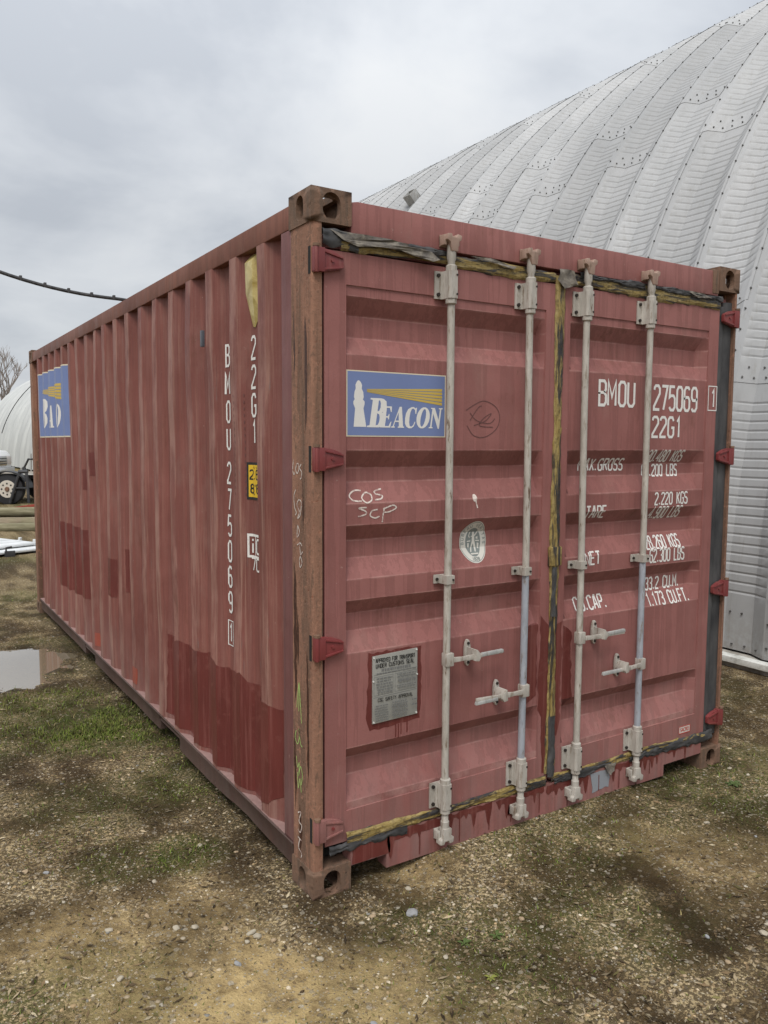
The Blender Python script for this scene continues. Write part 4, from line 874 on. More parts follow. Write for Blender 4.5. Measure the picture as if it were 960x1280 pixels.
# identification plate, riveted
def plate_part():
    pl = MB().prism([(.262, .633), (.470, .639), (.469, .905), (.262, .897)], 'y', doorY(.75)-.006, doorY(.75)-.0005).build('identification_plate', M['cscplate'], doorL, .001)
    S = lambda u, v, o: (u, doorY(.75)-.0066-o, v); P = text('APPROVED FOR TRANSPORT', .276, .871, .015, .008, .0026, fit=.180)+text('UNDER CUSTOMS SEAL', .276, .851, .015, .008, .0026, fit=.176)+text('CSC SAFETY APPROVAL', .285, .718, .013, .007, .0022, fit=.160)
    decal('plate_lettering', P, M['black'], S, doorL)
    r = random.Random(3); Q = [ribbon([(.266, .823), (.466, .829)], .0015), ribbon([(.266, .735), (.466, .741)], .0015), ribbon([(.268, .815), (.355, .817), (.355, .745), (.268, .743)], .0012, True), ribbon([(.364, .817), (.464, .82), (.464, .748), (.364, .746)], .0012, True)]
    def lines(x0, x1, z0, n, dz, hh):
        for i in range(n):
            x = x0+r.uniform(0, .008); z = z0-i*dz
            while x < x1-.004:
                l = r.uniform(.004, .016); e = min(x+l, x1); Q.append(rect(x, e, z, z+hh)); x = e+.003
    lines(.300, .440, .834, 1, .01, .010); lines(.272, .462, .826, 1, .01, .004); lines(.275, .350, .806, 6, .011, .005); lines(.370, .458, .810, 2, .010, .005); lines(.370, .458, .782, 1, .01, .010); lines(.37, .458, .766, 2, .009, .005)
    lines(.268, .330, .700, 7, .0095, .0045); lines(.342, .418, .704, 4, .0085, .0055); lines(.342, .418, .664, 3, .0085, .0055); lines(.43, .462, .702, 2, .02, .006)
    decal('plate_small_print', Q, M['greyprint'], S, doorL)
    for x, z in ((.267, .639), (.465, .645), (.464, .899), (.267, .891), (.467, .80), (.265, .80)): MB().tube([(x, doorY(.75)-.009, z), (x, doorY(.75)-.004, z)], .0035, 8).build('rivet', M['trim'], doorL)
plate_part()

# --- torn sealing tape over the door gaps
def torn_strip(name, u0, u1, wfn, cfn, vertical, mat, parent, y0=.0, seed=1, rag=.007, amp=.007, du=.008):
    n = int((u1-u0)/du); rows = 9; V = []; F = []
    r = np.random.default_rng(seed)
    for i in range(n+1):
        u = u0+(u1-u0)*i/n; wd = wfn(u); c = cfn(u)
        e0 = (fbm(u, seed*3.1, 24, seed, 4)-.5)*2*rag; e1 = (fbm(u, seed*5.7, 24, seed+9, 4)-.5)*2*rag
        for j in range(rows):
            t = j/(rows-1); v = c-wd/2+e0*(1-t)+(wd+0*e0)*t+e1*t
            yy = y0-amp*.55*min(1, 5*t, 5*(1-t))*(.3+1.4*fbm(u, t*.12+seed, 22, seed+4, 3))-.010*(fbm(u*.6, t*.5+seed*7, 60, seed+6, 3)-.5)
            if j in (0, rows-1): yy = y0+.004
            V.append((u, yy, v) if not vertical else (v, yy, u))
    for i in range(n):
        for j in range(rows-1):
            F.append((i*rows+j, (i+1)*rows+j, (i+1)*rows+j+1, i*rows+j+1))
    me = bpy.data.meshes.new(name); me.from_pydata(V, [], F); return mesh_obj(name, me, mat, parent, 60)
torn_strip('sealing_tape', .12, 1.16, lambda u: .048+.010*math.sin(u*9), lambda u: 2.412+.004*math.sin(u*5), False, M['tape_h'], doorL, .004, 3)
torn_strip('sealing_tape', 1.195, 2.29, lambda u: .056+.012*math.sin(u*8), lambda u: 2.415-.012*(u-1.2), False, M['tape_h'], doorR, .004, 5)
torn_strip('sealing_tape', .235, 2.42, lambda u: .052+.008*math.sin(u*6), lambda u: 1.196, True, M['tape_v'], doorR, .004, 7, du=.012)
torn_strip('sealing_tape', .145, 1.17, lambda u: .042+.008*math.sin(u*7), lambda u: .210-.008*u, False, M['tape_h'], doorL, .004, 9)
torn_strip('sealing_tape', 1.20, 2.30, lambda u: .038+.010*math.sin(u*7+1), lambda u: .206-.012*(u-1.2), False, M['tape_h'], doorR, .004, 12)
torn_strip('rubber_gasket', .070, .42, lambda u: .036+.012*math.sin(u*21), lambda u: .176+.012*u, False, M['rubber'], doorL, .002, 15, .016, .004)
torn_strip('rubber_gasket', 1.22, 1.62, lambda u: .034+.010*math.sin(u*15), lambda u: .190, False, M['rubber'], doorR, .000, 17, .016, .004)
torn_strip('rubber_gasket', 1.72, 2.36, lambda u: .030+.022*sstep(1.75, 2.2, u), lambda u: .184, False, M['rubber'], doorR, .001, 19, .014, .005)
torn_strip('rubber_gasket', .22, .50, lambda u: .040, lambda u: 1.196, True, M['rubber'], doorR, -.004, 21, .008, .008)
torn_strip('rubber_gasket', .95, 1.17, lambda u: .026, lambda u: 1.190, True, M['rubber'], doorR, -.004, 22, .006, .006)
torn_strip('rubber_gasket', .045, .19, lambda u: .060, lambda u: 2.430-.06*u, False, M['rubber'], doorL, .0, 25, .010, .004)
torn_strip('rubber_gasket', .40, .62, lambda u: .026+.008*math.sin(u*30), lambda u: 2.432, False, M['rubber'], doorL, -.004, 26, .008, .006)
torn_strip('rubber_gasket', 1.30, 1.72, lambda u: .024+.008*math.sin(u*20), lambda u: 2.434, False, M['rubber'], doorR, -.003, 27, .008, .006)
torn_strip('rubber_gasket', 1.76, 2.30, lambda u: .020+.008*math.sin(u*17), lambda u: 2.436-.01*(u-1.76), False, M['rubber'], doorR, -.003, 28, .007, .006)
# loose flaps of tape hanging from the header
def flap(pts, parent, seed):
    V = []; F = []; n = len(pts); r = random.Random(seed)
    for k, (x, z, y) in enumerate(pts): V.append((x, y, z))
    tr = tessellate_polygon([[Vector((p[0], p[1], 0)) for p in pts]])
    me = bpy.data.meshes.new('tape_flap'); me.from_pydata(V, [], [tuple(t) for t in tr])
    bm = bmesh.new(); bm.from_mesh(me); bmesh.ops.subdivide_edges(bm, edges=bm.edges, cuts=3, use_grid_fill=True)
    for v in bm.verts: v.co.y += (fbm(v.co.x*1.3, v.co.z*2.2, 26, seed, 3)-.5)*.022
    bmesh.ops.recalc_face_normals(bm, faces=bm.faces); bm.to_mesh(me); bm.free()
    return mesh_obj('tape_flap', me, M['flap'], parent, 50)
flap([(.075, 2.452, -.002), (.20, 2.452, -.004), (.30, 2.452, -.006), (.42, 2.442, -.008), (.50, 2.428, -.018), (.535, 2.400, -.022), (.50, 2.388, -.026), (.45, 2.398, -.018), (.36, 2.412, -.018), (.28, 2.415, -.016), (.18, 2.405, -.014), (.12, 2.42, -.010)], doorL, 4)
flap([(.70, 2.440, -.004), (.80, 2.442, -.004), (.93, 2.424, -.012), (.915, 2.412, -.014), (.80, 2.425, -.010)], doorL, 6)
flap([(1.18, 2.448, -.006), (1.26, 2.447, -.006), (1.28, 2.39, -.014), (1.20, 2.365, -.016), (1.165, 2.40, -.012)], doorR, 8)
flap([(2.02, 2.446, -.003), (2.14, 2.444, -.004), (2.20, 2.425, -.012), (2.10, 2.418, -.014), (2.05, 2.43, -.010)], doorR, 9)
flap([(1.545, .198, -.004), (1.62, .196, -.004), (1.60, .160, -.016), (1.565, .150, -.02), (1.55, .17, -.012)], doorR, 10)

# --- lock rods, guides, cams and handles
RY = -.026
def bracket_mesh():
    mb = MB(); h = .052
    mb.prism([(-.056, .009), (-.056, .003), (-.026, .003), (-.022, -.004), (-.022, -.040), (-.014, -.049), (.014, -.049), (.020, -.040), (.020, .003), (.024, .003), (.024, .009)], 'z', -h, h)
    me = mb.mesh('guide_bracket', .003)
    return me
BR = bracket_mesh(); BOLT_ = MB().tube([(0, -.004, 0), (0, .005, 0)], .0075, 8).mesh('bolt'); BOLT_S = MB().tube([(0, -.0035, 0), (0, .0035, 0)], .0043, 8).mesh('bolt')
COLM = MB().tube([(0, RY, -.014), (0, RY, -.010), (0, RY, .010), (0, RY, .014)], [.0175, .0215, .0215, .0175], 14).mesh('rod_collar')
gm_ = MB().prism([(-.046, .009), (-.046, .002), (-.022, .002), (-.020, -.046), (.019, -.046), (.022, .002), (.026, .002), (.026, .009)], 'z', -.017, .017).mesh('rod_guide', .003)
def cam_mesh():
    mb = MB()
    mb.prism([(-.012, -.02), (.018, -.02), (.022, .018), (.034, .024), (.036, .042), (.016, .046), (.010, .034), (-.008, .034), (-.012, .046), (-.030, .044), (-.034, .022), (-.018, .012)], 'y', RY-.020, RY+.012)
    return mb.mesh('locking_cam', .004)
CAMM = cam_mesh()
KEEP = MB().box(-.048, -.030, -.036, .006, -.026, .026).box(.030, .046, -.036, .006, -.024, .024).box(-.048, .046, -.004, .006, -.03, .03).mesh('cam_keeper', .004)
CAMM2 = CAMM.copy(); KEEP2 = KEEP.copy()
def handle_meshes():
    hub = MB().box(-.017, .022, RY-.021, RY+.014, -.027, .027).mesh('handle_hub', .005)
    lev = MB().prism([(.018, -.010), (.018, .010), (.070, .006), (.095, .009), (.150, .007), (.175, .006), (.270, .007), (.272, -.005), (.175, -.006), (.150, -.008), (.095, -.012), (.070, -.009)], 'y', RY-.027, RY-.016).mesh('handle_lever', .003)
    tip = MB().prism([(.160, -.0075), (.160, .0075), (.272, .0090), (.276, -.0055)], 'y', RY-.029, RY-.014).mesh('handle_grip', .003)
    n = 16; pts = [(.105+.015*math.cos(t*2*math.pi/n), .050*math.sin(t*2*math.pi/n)+.006*math.copysign(1, math.sin(t*2*math.pi/n+.01))) for t in range(n)]
    ca = MB().prism(pts, 'y', -.004, .010); ca.prism([(.094, -.020), (.116, -.024), (.124, -.010), (.120, .010), (.108, .024), (.098, .026), (.100, .006)], 'y', RY-.040, -.004)
    return hub, lev, tip, ca.mesh('handle_catch', .003)
HUB, LEV, TIP, CAT = handle_meshes()
RODS = [(.587, doorL, .85, 1, 0, 'rod'), (.995, doorL, .657, -1, 0, 'rod_blue'), (1.326, doorR, .843, 1, 1, 'rod'), (1.737, doorR, .665, -1, 1, 'rod_blue')]
def inst(name, me, mat, parent, loc, rot=(0, 0, 0), sm=35, scale=(1, 1, 1)):
    o = mesh_obj(name, me, mat, parent, sm); o.location = loc; o.rotation_euler = rot; o.scale = scale; return o
for rx, par, hz, sgn, q, lowmat in RODS:
    n = 24
    def rodpath(z0, z1): return [(rx+.002*math.sin(z*2.3+rx*5), RY+.0015*math.sin(z*3.1+rx), z) for z in np.linspace(z0, z1, n)]
    split = 1.17
    MB().tube(rodpath(split, 2.30), .0148, 16).build('lock_rod', M['rod'], par); MB().tube(rodpath(.25, split), .0148 if lowmat == 'rod' else .0152, 16).build('lock_rod', M[lowmat], par)
    MB().tube([(rx, RY, 2.30), (rx, RY, 2.40), (rx, RY, 2.41), (rx, RY, 2.46)], [.0140, .0140, .018, .0175], 14).build('rod_end', M['bracket'], par)
    MB().tube([(rx, RY, .25), (rx, RY, .185), (rx, RY, .18), (rx, RY, .14)], [.0140, .0140, .0175, .017], 14).build('rod_end', M['bracket'], par)
    for z in (2.312, .286):
        inst('guide_bracket', BR, M['bracket'], par, (rx, 0, z)); [(inst('bolt', BOLT_, M['bolt'], par, (rx-.041, 0, z+q_)), inst('bolt', BOLT_S, M['bolt'], par, (rx+.012, -.0475, z+q_))) for q_ in (-.036, .036)]
        for s in (-1, 1): inst('rod_collar', COLM, M['bracket'], par, (rx, 0, z+s*.060))
    inst('rod_guide', gm_, M['bracket'], par, (rx, 0, 1.172)); inst('bolt', BOLT_, M['bolt'], par, (rx-.034, -.001, 1.172), scale=(.8, 1, .8)); inst('bolt', BOLT_S, M['bolt'], par, (rx+.011, -.047, 1.172))
    inst('locking_cam', CAMM, M['cam'], par, (rx, 0, 2.455)); inst('cam_keeper', KEEP, M['cam'], par, (rx, .000, 2.478), scale=(.78, .85, .75))
    inst('locking_cam', CAMM2, M['bracket'], par, (rx, 0, .135), (0, math.pi, 0)); inst('cam_keeper', KEEP2, M['bracket'], par, (rx, .000, .125), scale=(.75, .8, .7))
    rot = (0, 0, 0); sc = (sgn, 1, 1)
    inst('handle_hub', HUB, M['bracket'], par, (rx, 0, hz)); tl = .06*sgn*0
    inst('handle_lever', LEV, M['bracket'], par, (rx, 0, hz), (0, RND.uniform(-.03, .03), 0), scale=sc); inst('handle_grip', TIP, M['zinc'], par, (rx, 0, hz), (0, RND.uniform(-.03, .03), 0), scale=sc)
    inst('handle_catch', CAT, M['bracket'], par, (rx+sgn*.02, 0, hz+.004), scale=sc); [inst('bolt', BOLT_, M['bolt'], par, (rx+sgn*.125, -.004, hz+.004+q_), scale=(.85, 1, .85)) for q_ in (-.040, .040)]
# bracket holding the inner seal where the doors meet
MB().box(1.158, 1.226, -.010, .012, 1.175, 1.260).build('meeting_edge_bracket', M['tape_v'], doorR, .006)

# --- hinges: red forged straps pinned to the posts
def hinge_mesh():
    mb = MB(); mb.prism([(.030, -.040), (.030, .042), (.072, .036), (.108, .022), (.116, .014), (.116, -.016), (.108, -.024), (.060, -.034)], 'y', -.007, .0097)
    mb.prism([(-.004, -.040), (-.004, .042), (.038, .042), (.038, -.040)], 'y', -.013, .03)
    mb.prism([(.036, -.034), (.112, -.020), (.112, -.014), (.036, -.026)], 'y', -.012, -.006); mb.prism([(.036, .036), (.112, .018), (.112, .012), (.036, .028)], 'y', -.012, -.006)
    mb.tube([(.006, -.006, -.044), (.006, -.006, .046)], .010, 12)
    return mb.mesh('hinge', .0022)
HM = hinge_mesh(); HPIN = MB().tube([(.006, -.006, .044), (.006, -.006, .054)], .012, 10).mesh('hinge_pin'); HBOLT = MB().tube([(.070, -.012, .002), (.070, -.005, .002)], .006, 8).mesh('bolt')
HGAP = MB().box(-.0012, .03, -.004, .040, -.046, .048).mesh('hinge_recess_shade')
for z in (2.342, 1.648, .962, .272):
    low = z < .5
    for s in (1, -1):
        h = inst('hinge', HM if not (low and s > 0) else HM.copy(), M['hinge'], box, (.010 if s > 0 else W_-.010, 0, z), scale=(s, 1, 1))
        if low and s > 0: h.data.materials[0] = M['door']
        inst('hinge_pin', HPIN, M['rust'], h, (0, 0, 0)); inst('bolt', HBOLT, M['hinge'], h, (0, 0, 0))
        if s > 0: inst('hinge_recess_shade', MB().box(.0028, .012, .012, .030, -.046, .048).mesh('hinge_recess_shade'), M['dark'], h, (-.010, 0, 0))  # near-black block on the post stands in for the notch's shade

# ------------------------------------------------------------------ steel arch building beside the container
CX, RAD, PITCH, Y0 = 12.75, 8.5, .6085, 2.092          # axis runs along y; crest radius; rib spacing; a bolt line
TH = 19.2                                              # one sheet spans this many degrees
hall = empty('arch_building', (4.25, 8, 0), 0, 'large pale grey corrugated steel arch building with bolted ribs behind the container', 'building')
M['roofbolt'], _, _ = material('weathered_roof_bolt', (.10, .095, .09), .6, .3)
def sheet(name, deg, base=False):
    s_ = [-.028, .030, .062, .085, .130, .175, .198, .222, .30, .38, .412, .436, .48, .54, .575, .612]
    DEP = .085
    def prof(s): return -np.interp(s, [.055, .198, .43, .580], [0, DEP, DEP, 0])
    mask = [0, 0, 0, 1, 1, 1, 1, 1, 1, 1, 1, 1, 1, 1, 0, 0]
    L = math.radians(deg)*RAD; fl0 = .40 if base else .16; fl1 = .14; lap = .035; pitch = .0755
    ts = [0.]; hs = [0.]; t = fl0
    while t+pitch < L-fl1+lap:
        ts += [t, t+pitch*.62, t+pitch*.80]; hs += [0., 0., -.0065]; t += pitch
    ts += [t, L+lap]; hs += [0., 0.]
    V = []; F = []; n = len(s_)
    for a, h in zip(ts, hs):
        ph = a/RAD
        for s, mk in zip(s_, mask):
            r_ = RAD+prof(s)+h*mk+.0045*(1-a/L)+(.004 if s > .59 else 0)
            V.append((-r_*math.cos(ph), -s, r_*math.sin(ph)))
    for j in range(len(ts)-1):
        for i in range(n-1): F.append((j*n+i, j*n+i+1, (j+1)*n+i+1, (j+1)*n+i))
    k = len(V); V += [(v[0]*1.0+.012*math.cos(0), v[1], v[2]+.002) for v in V[:n]]          # turned lower edge gives the lap its thickness
    F += [(i+1, i, k+i, k+i+1) for i in range(n-1)]
    me = bpy.data.meshes.new(name); me.from_pydata(V, [], F)
    mesh_fin = me; me.materials.append(M['arch']); me.polygons.foreach_set('use_smooth', [True]*len(me.polygons)); me.set_sharp_from_angle(angle=R_(14))
    # bolts: along the crest, and two rows across the lap
    b2 = MB()
    def bolt(s, a, rr=.0082):
        r_ = RAD+float(prof(s))+.0045*(1-a/L)+.004; ph = a/RAD; nn = Vector((-math.cos(ph), 0, math.sin(ph))); c = Vector((-r_*math.cos(ph), -s, r_*math.sin(ph)))
        if .06 < s < .2: nn = (nn+Vector((0, -.6, 0))).normalized()
        b2.tube([c-nn*.012, c+nn*.008], rr, 6)
    a = .09
    while a < L: bolt(.004, a); a += .180
    for s in (.10, .175, .27, .38, .50): bolt(s, .045, .0075)
    for s in (.13, .24, .34): bolt(s, .13 if not base else .3, .0075)
    bme = b2.mesh(name+'_bolts'); bme.materials.append(M['roofbolt'])
    return me, bme
SH = sheet('roof_panel', TH); SHB = sheet('roof_panel_base', TH, True); SHS = sheet('roof_panel_short', 14.4, True)
def put_sheet(m_, k, th):
    o = link(bpy.data.objects.new('roof_panel', m_[0]), hall); o.location = (CX-4.25, Y0+k*PITCH-8, 0); o.rotation_euler = (0, R_(th), 0)
    c = link(bpy.data.objects.new('bolts', m_[1]), o); c['kind'] = 'stuff'
for k in range(-9, 32):
    odd = (k % 2 == 1)      # sheets of neighbouring ribs break joint
    # ribs at Y0+k*PITCH: laps at 39.2 / 58.4 deg on one set and 34.4 / 53.6 deg on the other
    if odd: st = [(SHS, .7), (SH, 15.1), (SH, 34.3), (SH, 53.5), (SH, 72.7)]
    else: st = [(SHB, .7), (SH, 19.9), (SH, 39.1), (SH, 58.3), (SH, 77.5)]
    for m_, th in st: put_sheet(m_, k, th)
mb = MB(); n = 24; y0, y1 = Y0-10*PITCH, Y0+31*PITCH
for i in range(n+1):
    a = R_(91+(180-91)*i/n); mb.v += [(CX-8.38*math.cos(a)-4.25, y0-8, 8.38*math.sin(a)), (CX-8.38*math.cos(a)-4.25, y1-8, 8.38*math.sin(a))]
mb.f = [(2*i, 2*i+1, 2*i+3, 2*i+2) for i in range(n)]; mb.build('far_roof_slope', M['arch'], hall)
for yy in (y0+.05, y1-.05):
    mb = MB(); mb.prism([(CX-4.25-8.36*math.cos(R_(180*i/40)), 8.36*math.sin(R_(180*i/40))) for i in range(41)], 'y', yy-8.02, yy-7.98); mb.build('end_wall', M['arch'], hall)
mb = MB(); nn = 60
mb.box(-.085, .50, y0-8, y1-8, -.2, .085); mb.build('foundation_curb', M['concrete'], hall, .01)
MB().prism([(-.125, .055), (-.125, .100), (-.03, .100), (-.03, .088), (-.112, .088), (-.112, .055)], 'y', y0-8, y1-8).build('curb_angle', M['trim'], hall, .002)
# roof ventilator: short square duct with a dark mouth
th = R_(43.9); c = Vector((CX-4.25-8.45*math.cos(th), 9.08-8, 8.45*math.sin(th))); nrm = Vector((-math.cos(th), 0, math.sin(th)))
Mx = Matrix.Translation(c) @ Matrix(((nrm.x, 0, -nrm.z), (0, 1, 0), (nrm.z, 0, nrm.x))).to_4x4() @ Matrix.Scale(.8, 4)   # local x outwards, z up the slope
def duct(mb): mb.xform(Mx); return mb
mb = MB()
for a0, a1, b0, b1 in ((-.13, .13, -.11, -.095), (-.13, .13, .095, .11), (-.13, -.115, -.095, .095), (.115, .13, -.095, .095)): mb.box(-.06, .20, a0, a1, b0, b1)
vt = duct(mb).build('ventilator', M['zinc'], hall, .004)
duct(MB().box(.03, .05, -.114, .114, -.094, .094)).build('ventilator_throat_shade', M['dark'], vt, 0);  # near-black plate gives the duct mouth its shade
for i in range(3): duct(MB().box(.10, .17, -.114, .114, -.062+i*.06, -.050+i*.06)).build('ventilator_louvre', M['zinc'], vt, .002)

# ------------------------------------------------------------------ second, more distant arch building
far = empty('distant_arch_building', (7.05, 45, -.1), 0, 'distant pale hoop building with smooth curved ribs behind the parked trailer', 'building')
FR = 9.0; nrib = 20
for k in range(nrib):
    mb = MB(); ya, yb = k*2.05, (k+1)*2.05
    for i in range(25):
        a = R_(180*i/24)
        for t, dr in ((0, 0), (.12, .10), (.5, .16), (.88, .10), (1, 0)): mb.v.append((FR-(FR+dr-.16)*math.cos(a), ya+(yb-ya)*t, (FR+dr-.16)*math.sin(a)))
    for i in range(24):
        for j in range(4): mb.f.append((i*5+j, i*5+j+1, (i+1)*5+j+1, (i+1)*5+j))
    mb.build('roof_bay', M['fararch'], far, 0, 50)
for yy in (0.0, nrib*2.05): MB().prism([(FR-(FR-.15)*math.cos(R_(6*i)), (FR-.15)*math.sin(R_(6*i))) for i in range(31)], 'y', yy+.01, yy+.05).build('end_wall', M['fararch'], far)
for k in (12,): MB().tube([(FR-(FR+.05)*math.cos(R_(i*4)), k*2.05, (FR+.05)*math.sin(R_(i*4))) for i in range(4, 20)], .035, 5).build('tie_rope', M['rubber'], far)

# ------------------------------------------------------------------ yard clutter at the far left
m, g, b = material('weathered_log_wood', rough=.9); p = g.obj(); n = g.noise(g.map(p, (1.2, 14, 14)), 2, 5, .65); n2 = g.noise(g.pos(), 2.2, 4, .6)
col = g.ramp(n, [(.3, (.13, .10, .065)), (.55, (.25, .20, .135)), (.75, (.36, .30, .21))]); col = g.mix(g.mul(g.step(n2, .5, .68), .5), col, (.15, .16, .07))
g.put(b.inputs['Base Color'], col); g.put(b.inputs['Normal'], g.bump(n, .5, .02)); M['log'] = m
m, g, b = material('log_cut_end', (.33, .25, .15), .9); M['logend'] = m
m, g, b = material('mossy_log_wood', rough=.9); p = g.obj(); n = g.noise(g.map(p, (1.2, 9, 9)), 2, 5, .65)
g.put(b.inputs['Base Color'], g.ramp(n, [(.3, (.11, .095, .055)), (.55, (.21, .19, .115)), (.75, (.32, .29, .20))])); M['mosslog'] = m
def log(loc, rz, rad, L, mat, label):
    e = empty('log', loc, rz, label, 'log', 'logs stacked beyond the container')
    pth = [(-L/2+L*i/10, .03*math.sin(i*.7+rad*50), rad+.015*math.sin(i*1.1)) for i in range(11)]
    MB().tube(pth, [rad*(1.06-.012*i) for i in range(11)], 14).build('trunk', mat, e)
    for s, i in ((-1, 0), (1, 10)): MB().tube([(pth[i][0], pth[i][1], pth[i][2]), (pth[i][0]+s*.006, pth[i][1], pth[i][2])], rad*.97, 14).build('cut_end', M['logend'], e)
rz = math.atan2(-.536, .844)
def gz(x, y): return float(ground_h(x, y))
log((.95, 14.15, gz(.95, 14.15)-.02), rz+.10, .095, 5., M['mosslog'], 'green mossy log lying in front of the other stacked logs')
log((1.16, 14.62, gz(1.1, 14.6)-.02), rz+.13, .135, 5.4, M['log'], 'thick bare brown log lying between two mossy logs')
log((1.42, 15.05, gz(1.4, 15.)-.02), rz+.08, .12, 5., M['log'], 'bare brown log at the back of the log pile bottom row')
log((1.32, 14.88, gz(1.3, 14.9)+.215), rz+.09, .10, 5.2, M['mosslog'], 'yellow green log resting on top of the log pile')
log((1.62, 15.25, gz(1.6, 15.3)+.205), rz+.05, .07, 5.0, M['log'], 'slim pale log on top of the pile beside the yellow green one')

m, g, b = material('white_ribbed_sheet', rough=.5); p = g.obj(); n = g.noise(p, 3, 5)
g.put(b.inputs['Base Color'], g.ramp(n, [(.3, (.58, .60, .60)), (.7, (.76, .77, .76))])); M['whitesheet'] = m
def white_panel(loc, rz, sx, sy, label):
    e = empty('white_panel', loc, rz, label, 'panel', 'white sheets lying on the ground')
    MB().box(-sx, 0, 0, sy, .03, .060).build('sheet', M['whitesheet'], e, .005)
    for i in range(6): MB().box(-sx+.03, -.03, .06+i*(sy-.12)/5-.012, .06+i*(sy-.12)/5+.012, .060, .066).build('rib', M['whitesheet'], e, .005)
    for i in range(0 if 'smaller' in label else 3): MB().box(-sx*(.12+.36*i)-.04, -sx*(.12+.36*i)+.04, .01, sy-.01, -.06, .0299).build('batten', M['rubber'], e)
a1 = math.atan2(.37, .93)
white_panel((.98, 10.70, gz(.9, 10.7)+.0), a1, 2.5, 2.2, 'white ribbed sheet lying flat on the gravel beyond the container')
white_panel((.80, 10.98, gz(.9, 10.7)+.049), a1+.06, 2.2, 1.7, 'smaller white ribbed sheet resting on the larger flat sheet')
for x, y, rz_ in ((.62, 12.1, .4), (.80, 11.6, .9)):
    e = MB().box(-.09, .09, -.03, .03, 0, .06).box(.05, .09, -.028, .028, .06, .10).build('wood_block', M['whitesheet'], None, .006); e.location = (x, y, gz(x, y)+.0); e.rotation_euler = (0, 0, rz_)
    tag(e, 'small pale wooden block standing beside the white sheets', 'block', 'pale blocks by the sheets')
cl = MB().box(-.07, .07, -.03, .03, 0, .09).tube([(-.05, 0, .06), (-.05, 0, .14), (.03, 0, .15)], .015, 8).build('clamp', M['rubber'], None, .006); cl.location = (.30, 10.36, gz(.3, 10.36)); tag(cl, 'small black clamp at the front edge of the white sheet', 'clamp')

# flatbed trailer
m, g, b = material('trailer_black_steel', rough=.5); p = g.pos(); n = g.noise(p, 6, 4)
g.put(b.inputs['Base Color'], g.ramp(n, [(.3, (.02, .021, .024)), (.7, (.06, .06, .062))])); M['blacksteel'] = m
M['tyre'], _, _ = material('tyre_rubber', (.028, .028, .03), .85); M['rim'] = flat('cream_wheel_rim', (.60, .55, .47), wear=.3, under=(.2, .12, .07))
M['decking'] = flat('grey_deck_boards', (.26, .23, .19), .8)
tr = empty('flatbed_trailer', (1.73, 21.5, gz(1.7, 21.5)), rz, 'black flatbed trailer with cream wheel rims parked behind the log pile', 'trailer')
MB().box(-4.6, .62, .10, .22, .70, .80).box(-4.6, .62, 1.75, 1.87, .70, .80).box(.54, .66, .10, 1.87, .70, .82).box(-4.6, -4.5, .1, 1.87, .70, .82).build('frame', M['blacksteel'], tr, .01)
for i in range(9): MB().box(-4.49, .53, .235+i*.168, .390+i*.168, .80, .84).build('deck_board', M['decking'], tr, .004)
MB().box(-4.6, .66, .02, .095, .80, .835).build('rub_rail', M['trim'], tr, .005)
def wheel(x, y, s):
    w_ = MB().tube([(x, y-.11, .42), (x, y-.09, .42), (x, y+.09, .42), (x, y+.11, .42)], [.36, .42, .42, .36], 28).build('wheel', M['tyre'], tr, 0, 40)
    rm = MB().tube([(x, y+s*.118, .42), (x, y+s*.105, .42), (x, y+s*.09, .42)], [.235, .245, .215], 24).build('rim', M['rim'], w_, 0, 30)
    MB().tube([(x, y+s*.15, .42), (x, y+s*.10, .42)], [.055, .075], 14).build('hub_cap', M['rust'], w_)
    for k in range(8): a = k*math.pi/4; MB().tube([(x+.15*math.cos(a), y+s*.124, .42+.15*math.sin(a)), (x+.15*math.cos(a), y+s*.11, .42+.15*math.sin(a))], .024, 8).build('rim_hole_shade', M['dark'], w_)  # near-black discs on the rim paint the shade of its holes
for x in (0, -.92):
    wheel(x, -.03, -1); wheel(x, 2.0, 1)
pts = [(-.62*math.cos(R_(t))*1.0, .46+.46*math.sin(R_(t))) for t in range(0, 181, 15)]
MB().prism(pts+[(q[0]*.93, (q[1]-.46)*.93+.46) for q in reversed(pts)], 'y', -.20, .10).build('fender', M['blacksteel'], tr)
# fold-down ramp and jack at the tail
MB().tube([(.36, -.14, .90), (.10, -.20, .05)], .045, 8).tube([(.54, -.14, .90), (.62, -.22, .05)], .04, 8).tube([(.22, -.17, .45), (.58, -.18, .45)], .025, 8).tube([(.33, -.14, .90), (.58, -.14, .90)], .05, 8).build('tail_ramp', M['blacksteel'], tr)
# red wedge on the ground behind the logs
M['redsteel'] = fresh('red_ramp_paint', (.25, .04, .025))
e = MB().prism([(-.45, 0), (.9, 0), (.9, .15), (.82, .17)], 'y', -.25, .25).build('red_ramp', M['redsteel'], None, .01); e.location = (2.15, 20.3, gz(2.15, 20.3)); e.rotation_euler = (0, 0, rz); tag(e, 'low red steel ramp on the ground behind the logs', 'ramp')
# ground anchor stand in front of the distant building
st = empty('hand_winch_stand', (4.25, 36.0, gz(4.25, 36)-.02), rz, 'thin metal winch stand with slanted black arm before the distant building', 'stand')
MB().tube([(-.20, 0, 0), (-.20, 0, .62)], .05, 8).build('leg', M['zinc'], st); MB().tube([(.22, 0, 0), (.25, 0, 1.25)], .035, 8).build('leg', M['zinc'], st)
MB().tube([(-.14, 0, .50), (.12, 0, 1.0), (.45, 0, 1.0)], .05, 8).build('arm', M['blacksteel'], st); MB().tube([(-.10, 0, .66), (.02, 0, .40)], .07, 8).build('winch', M['blacksteel'], st); MB().box(-.4, .6, -.3, .3, -.05, .05).build('foot_plate', M['rust'], st, .01)

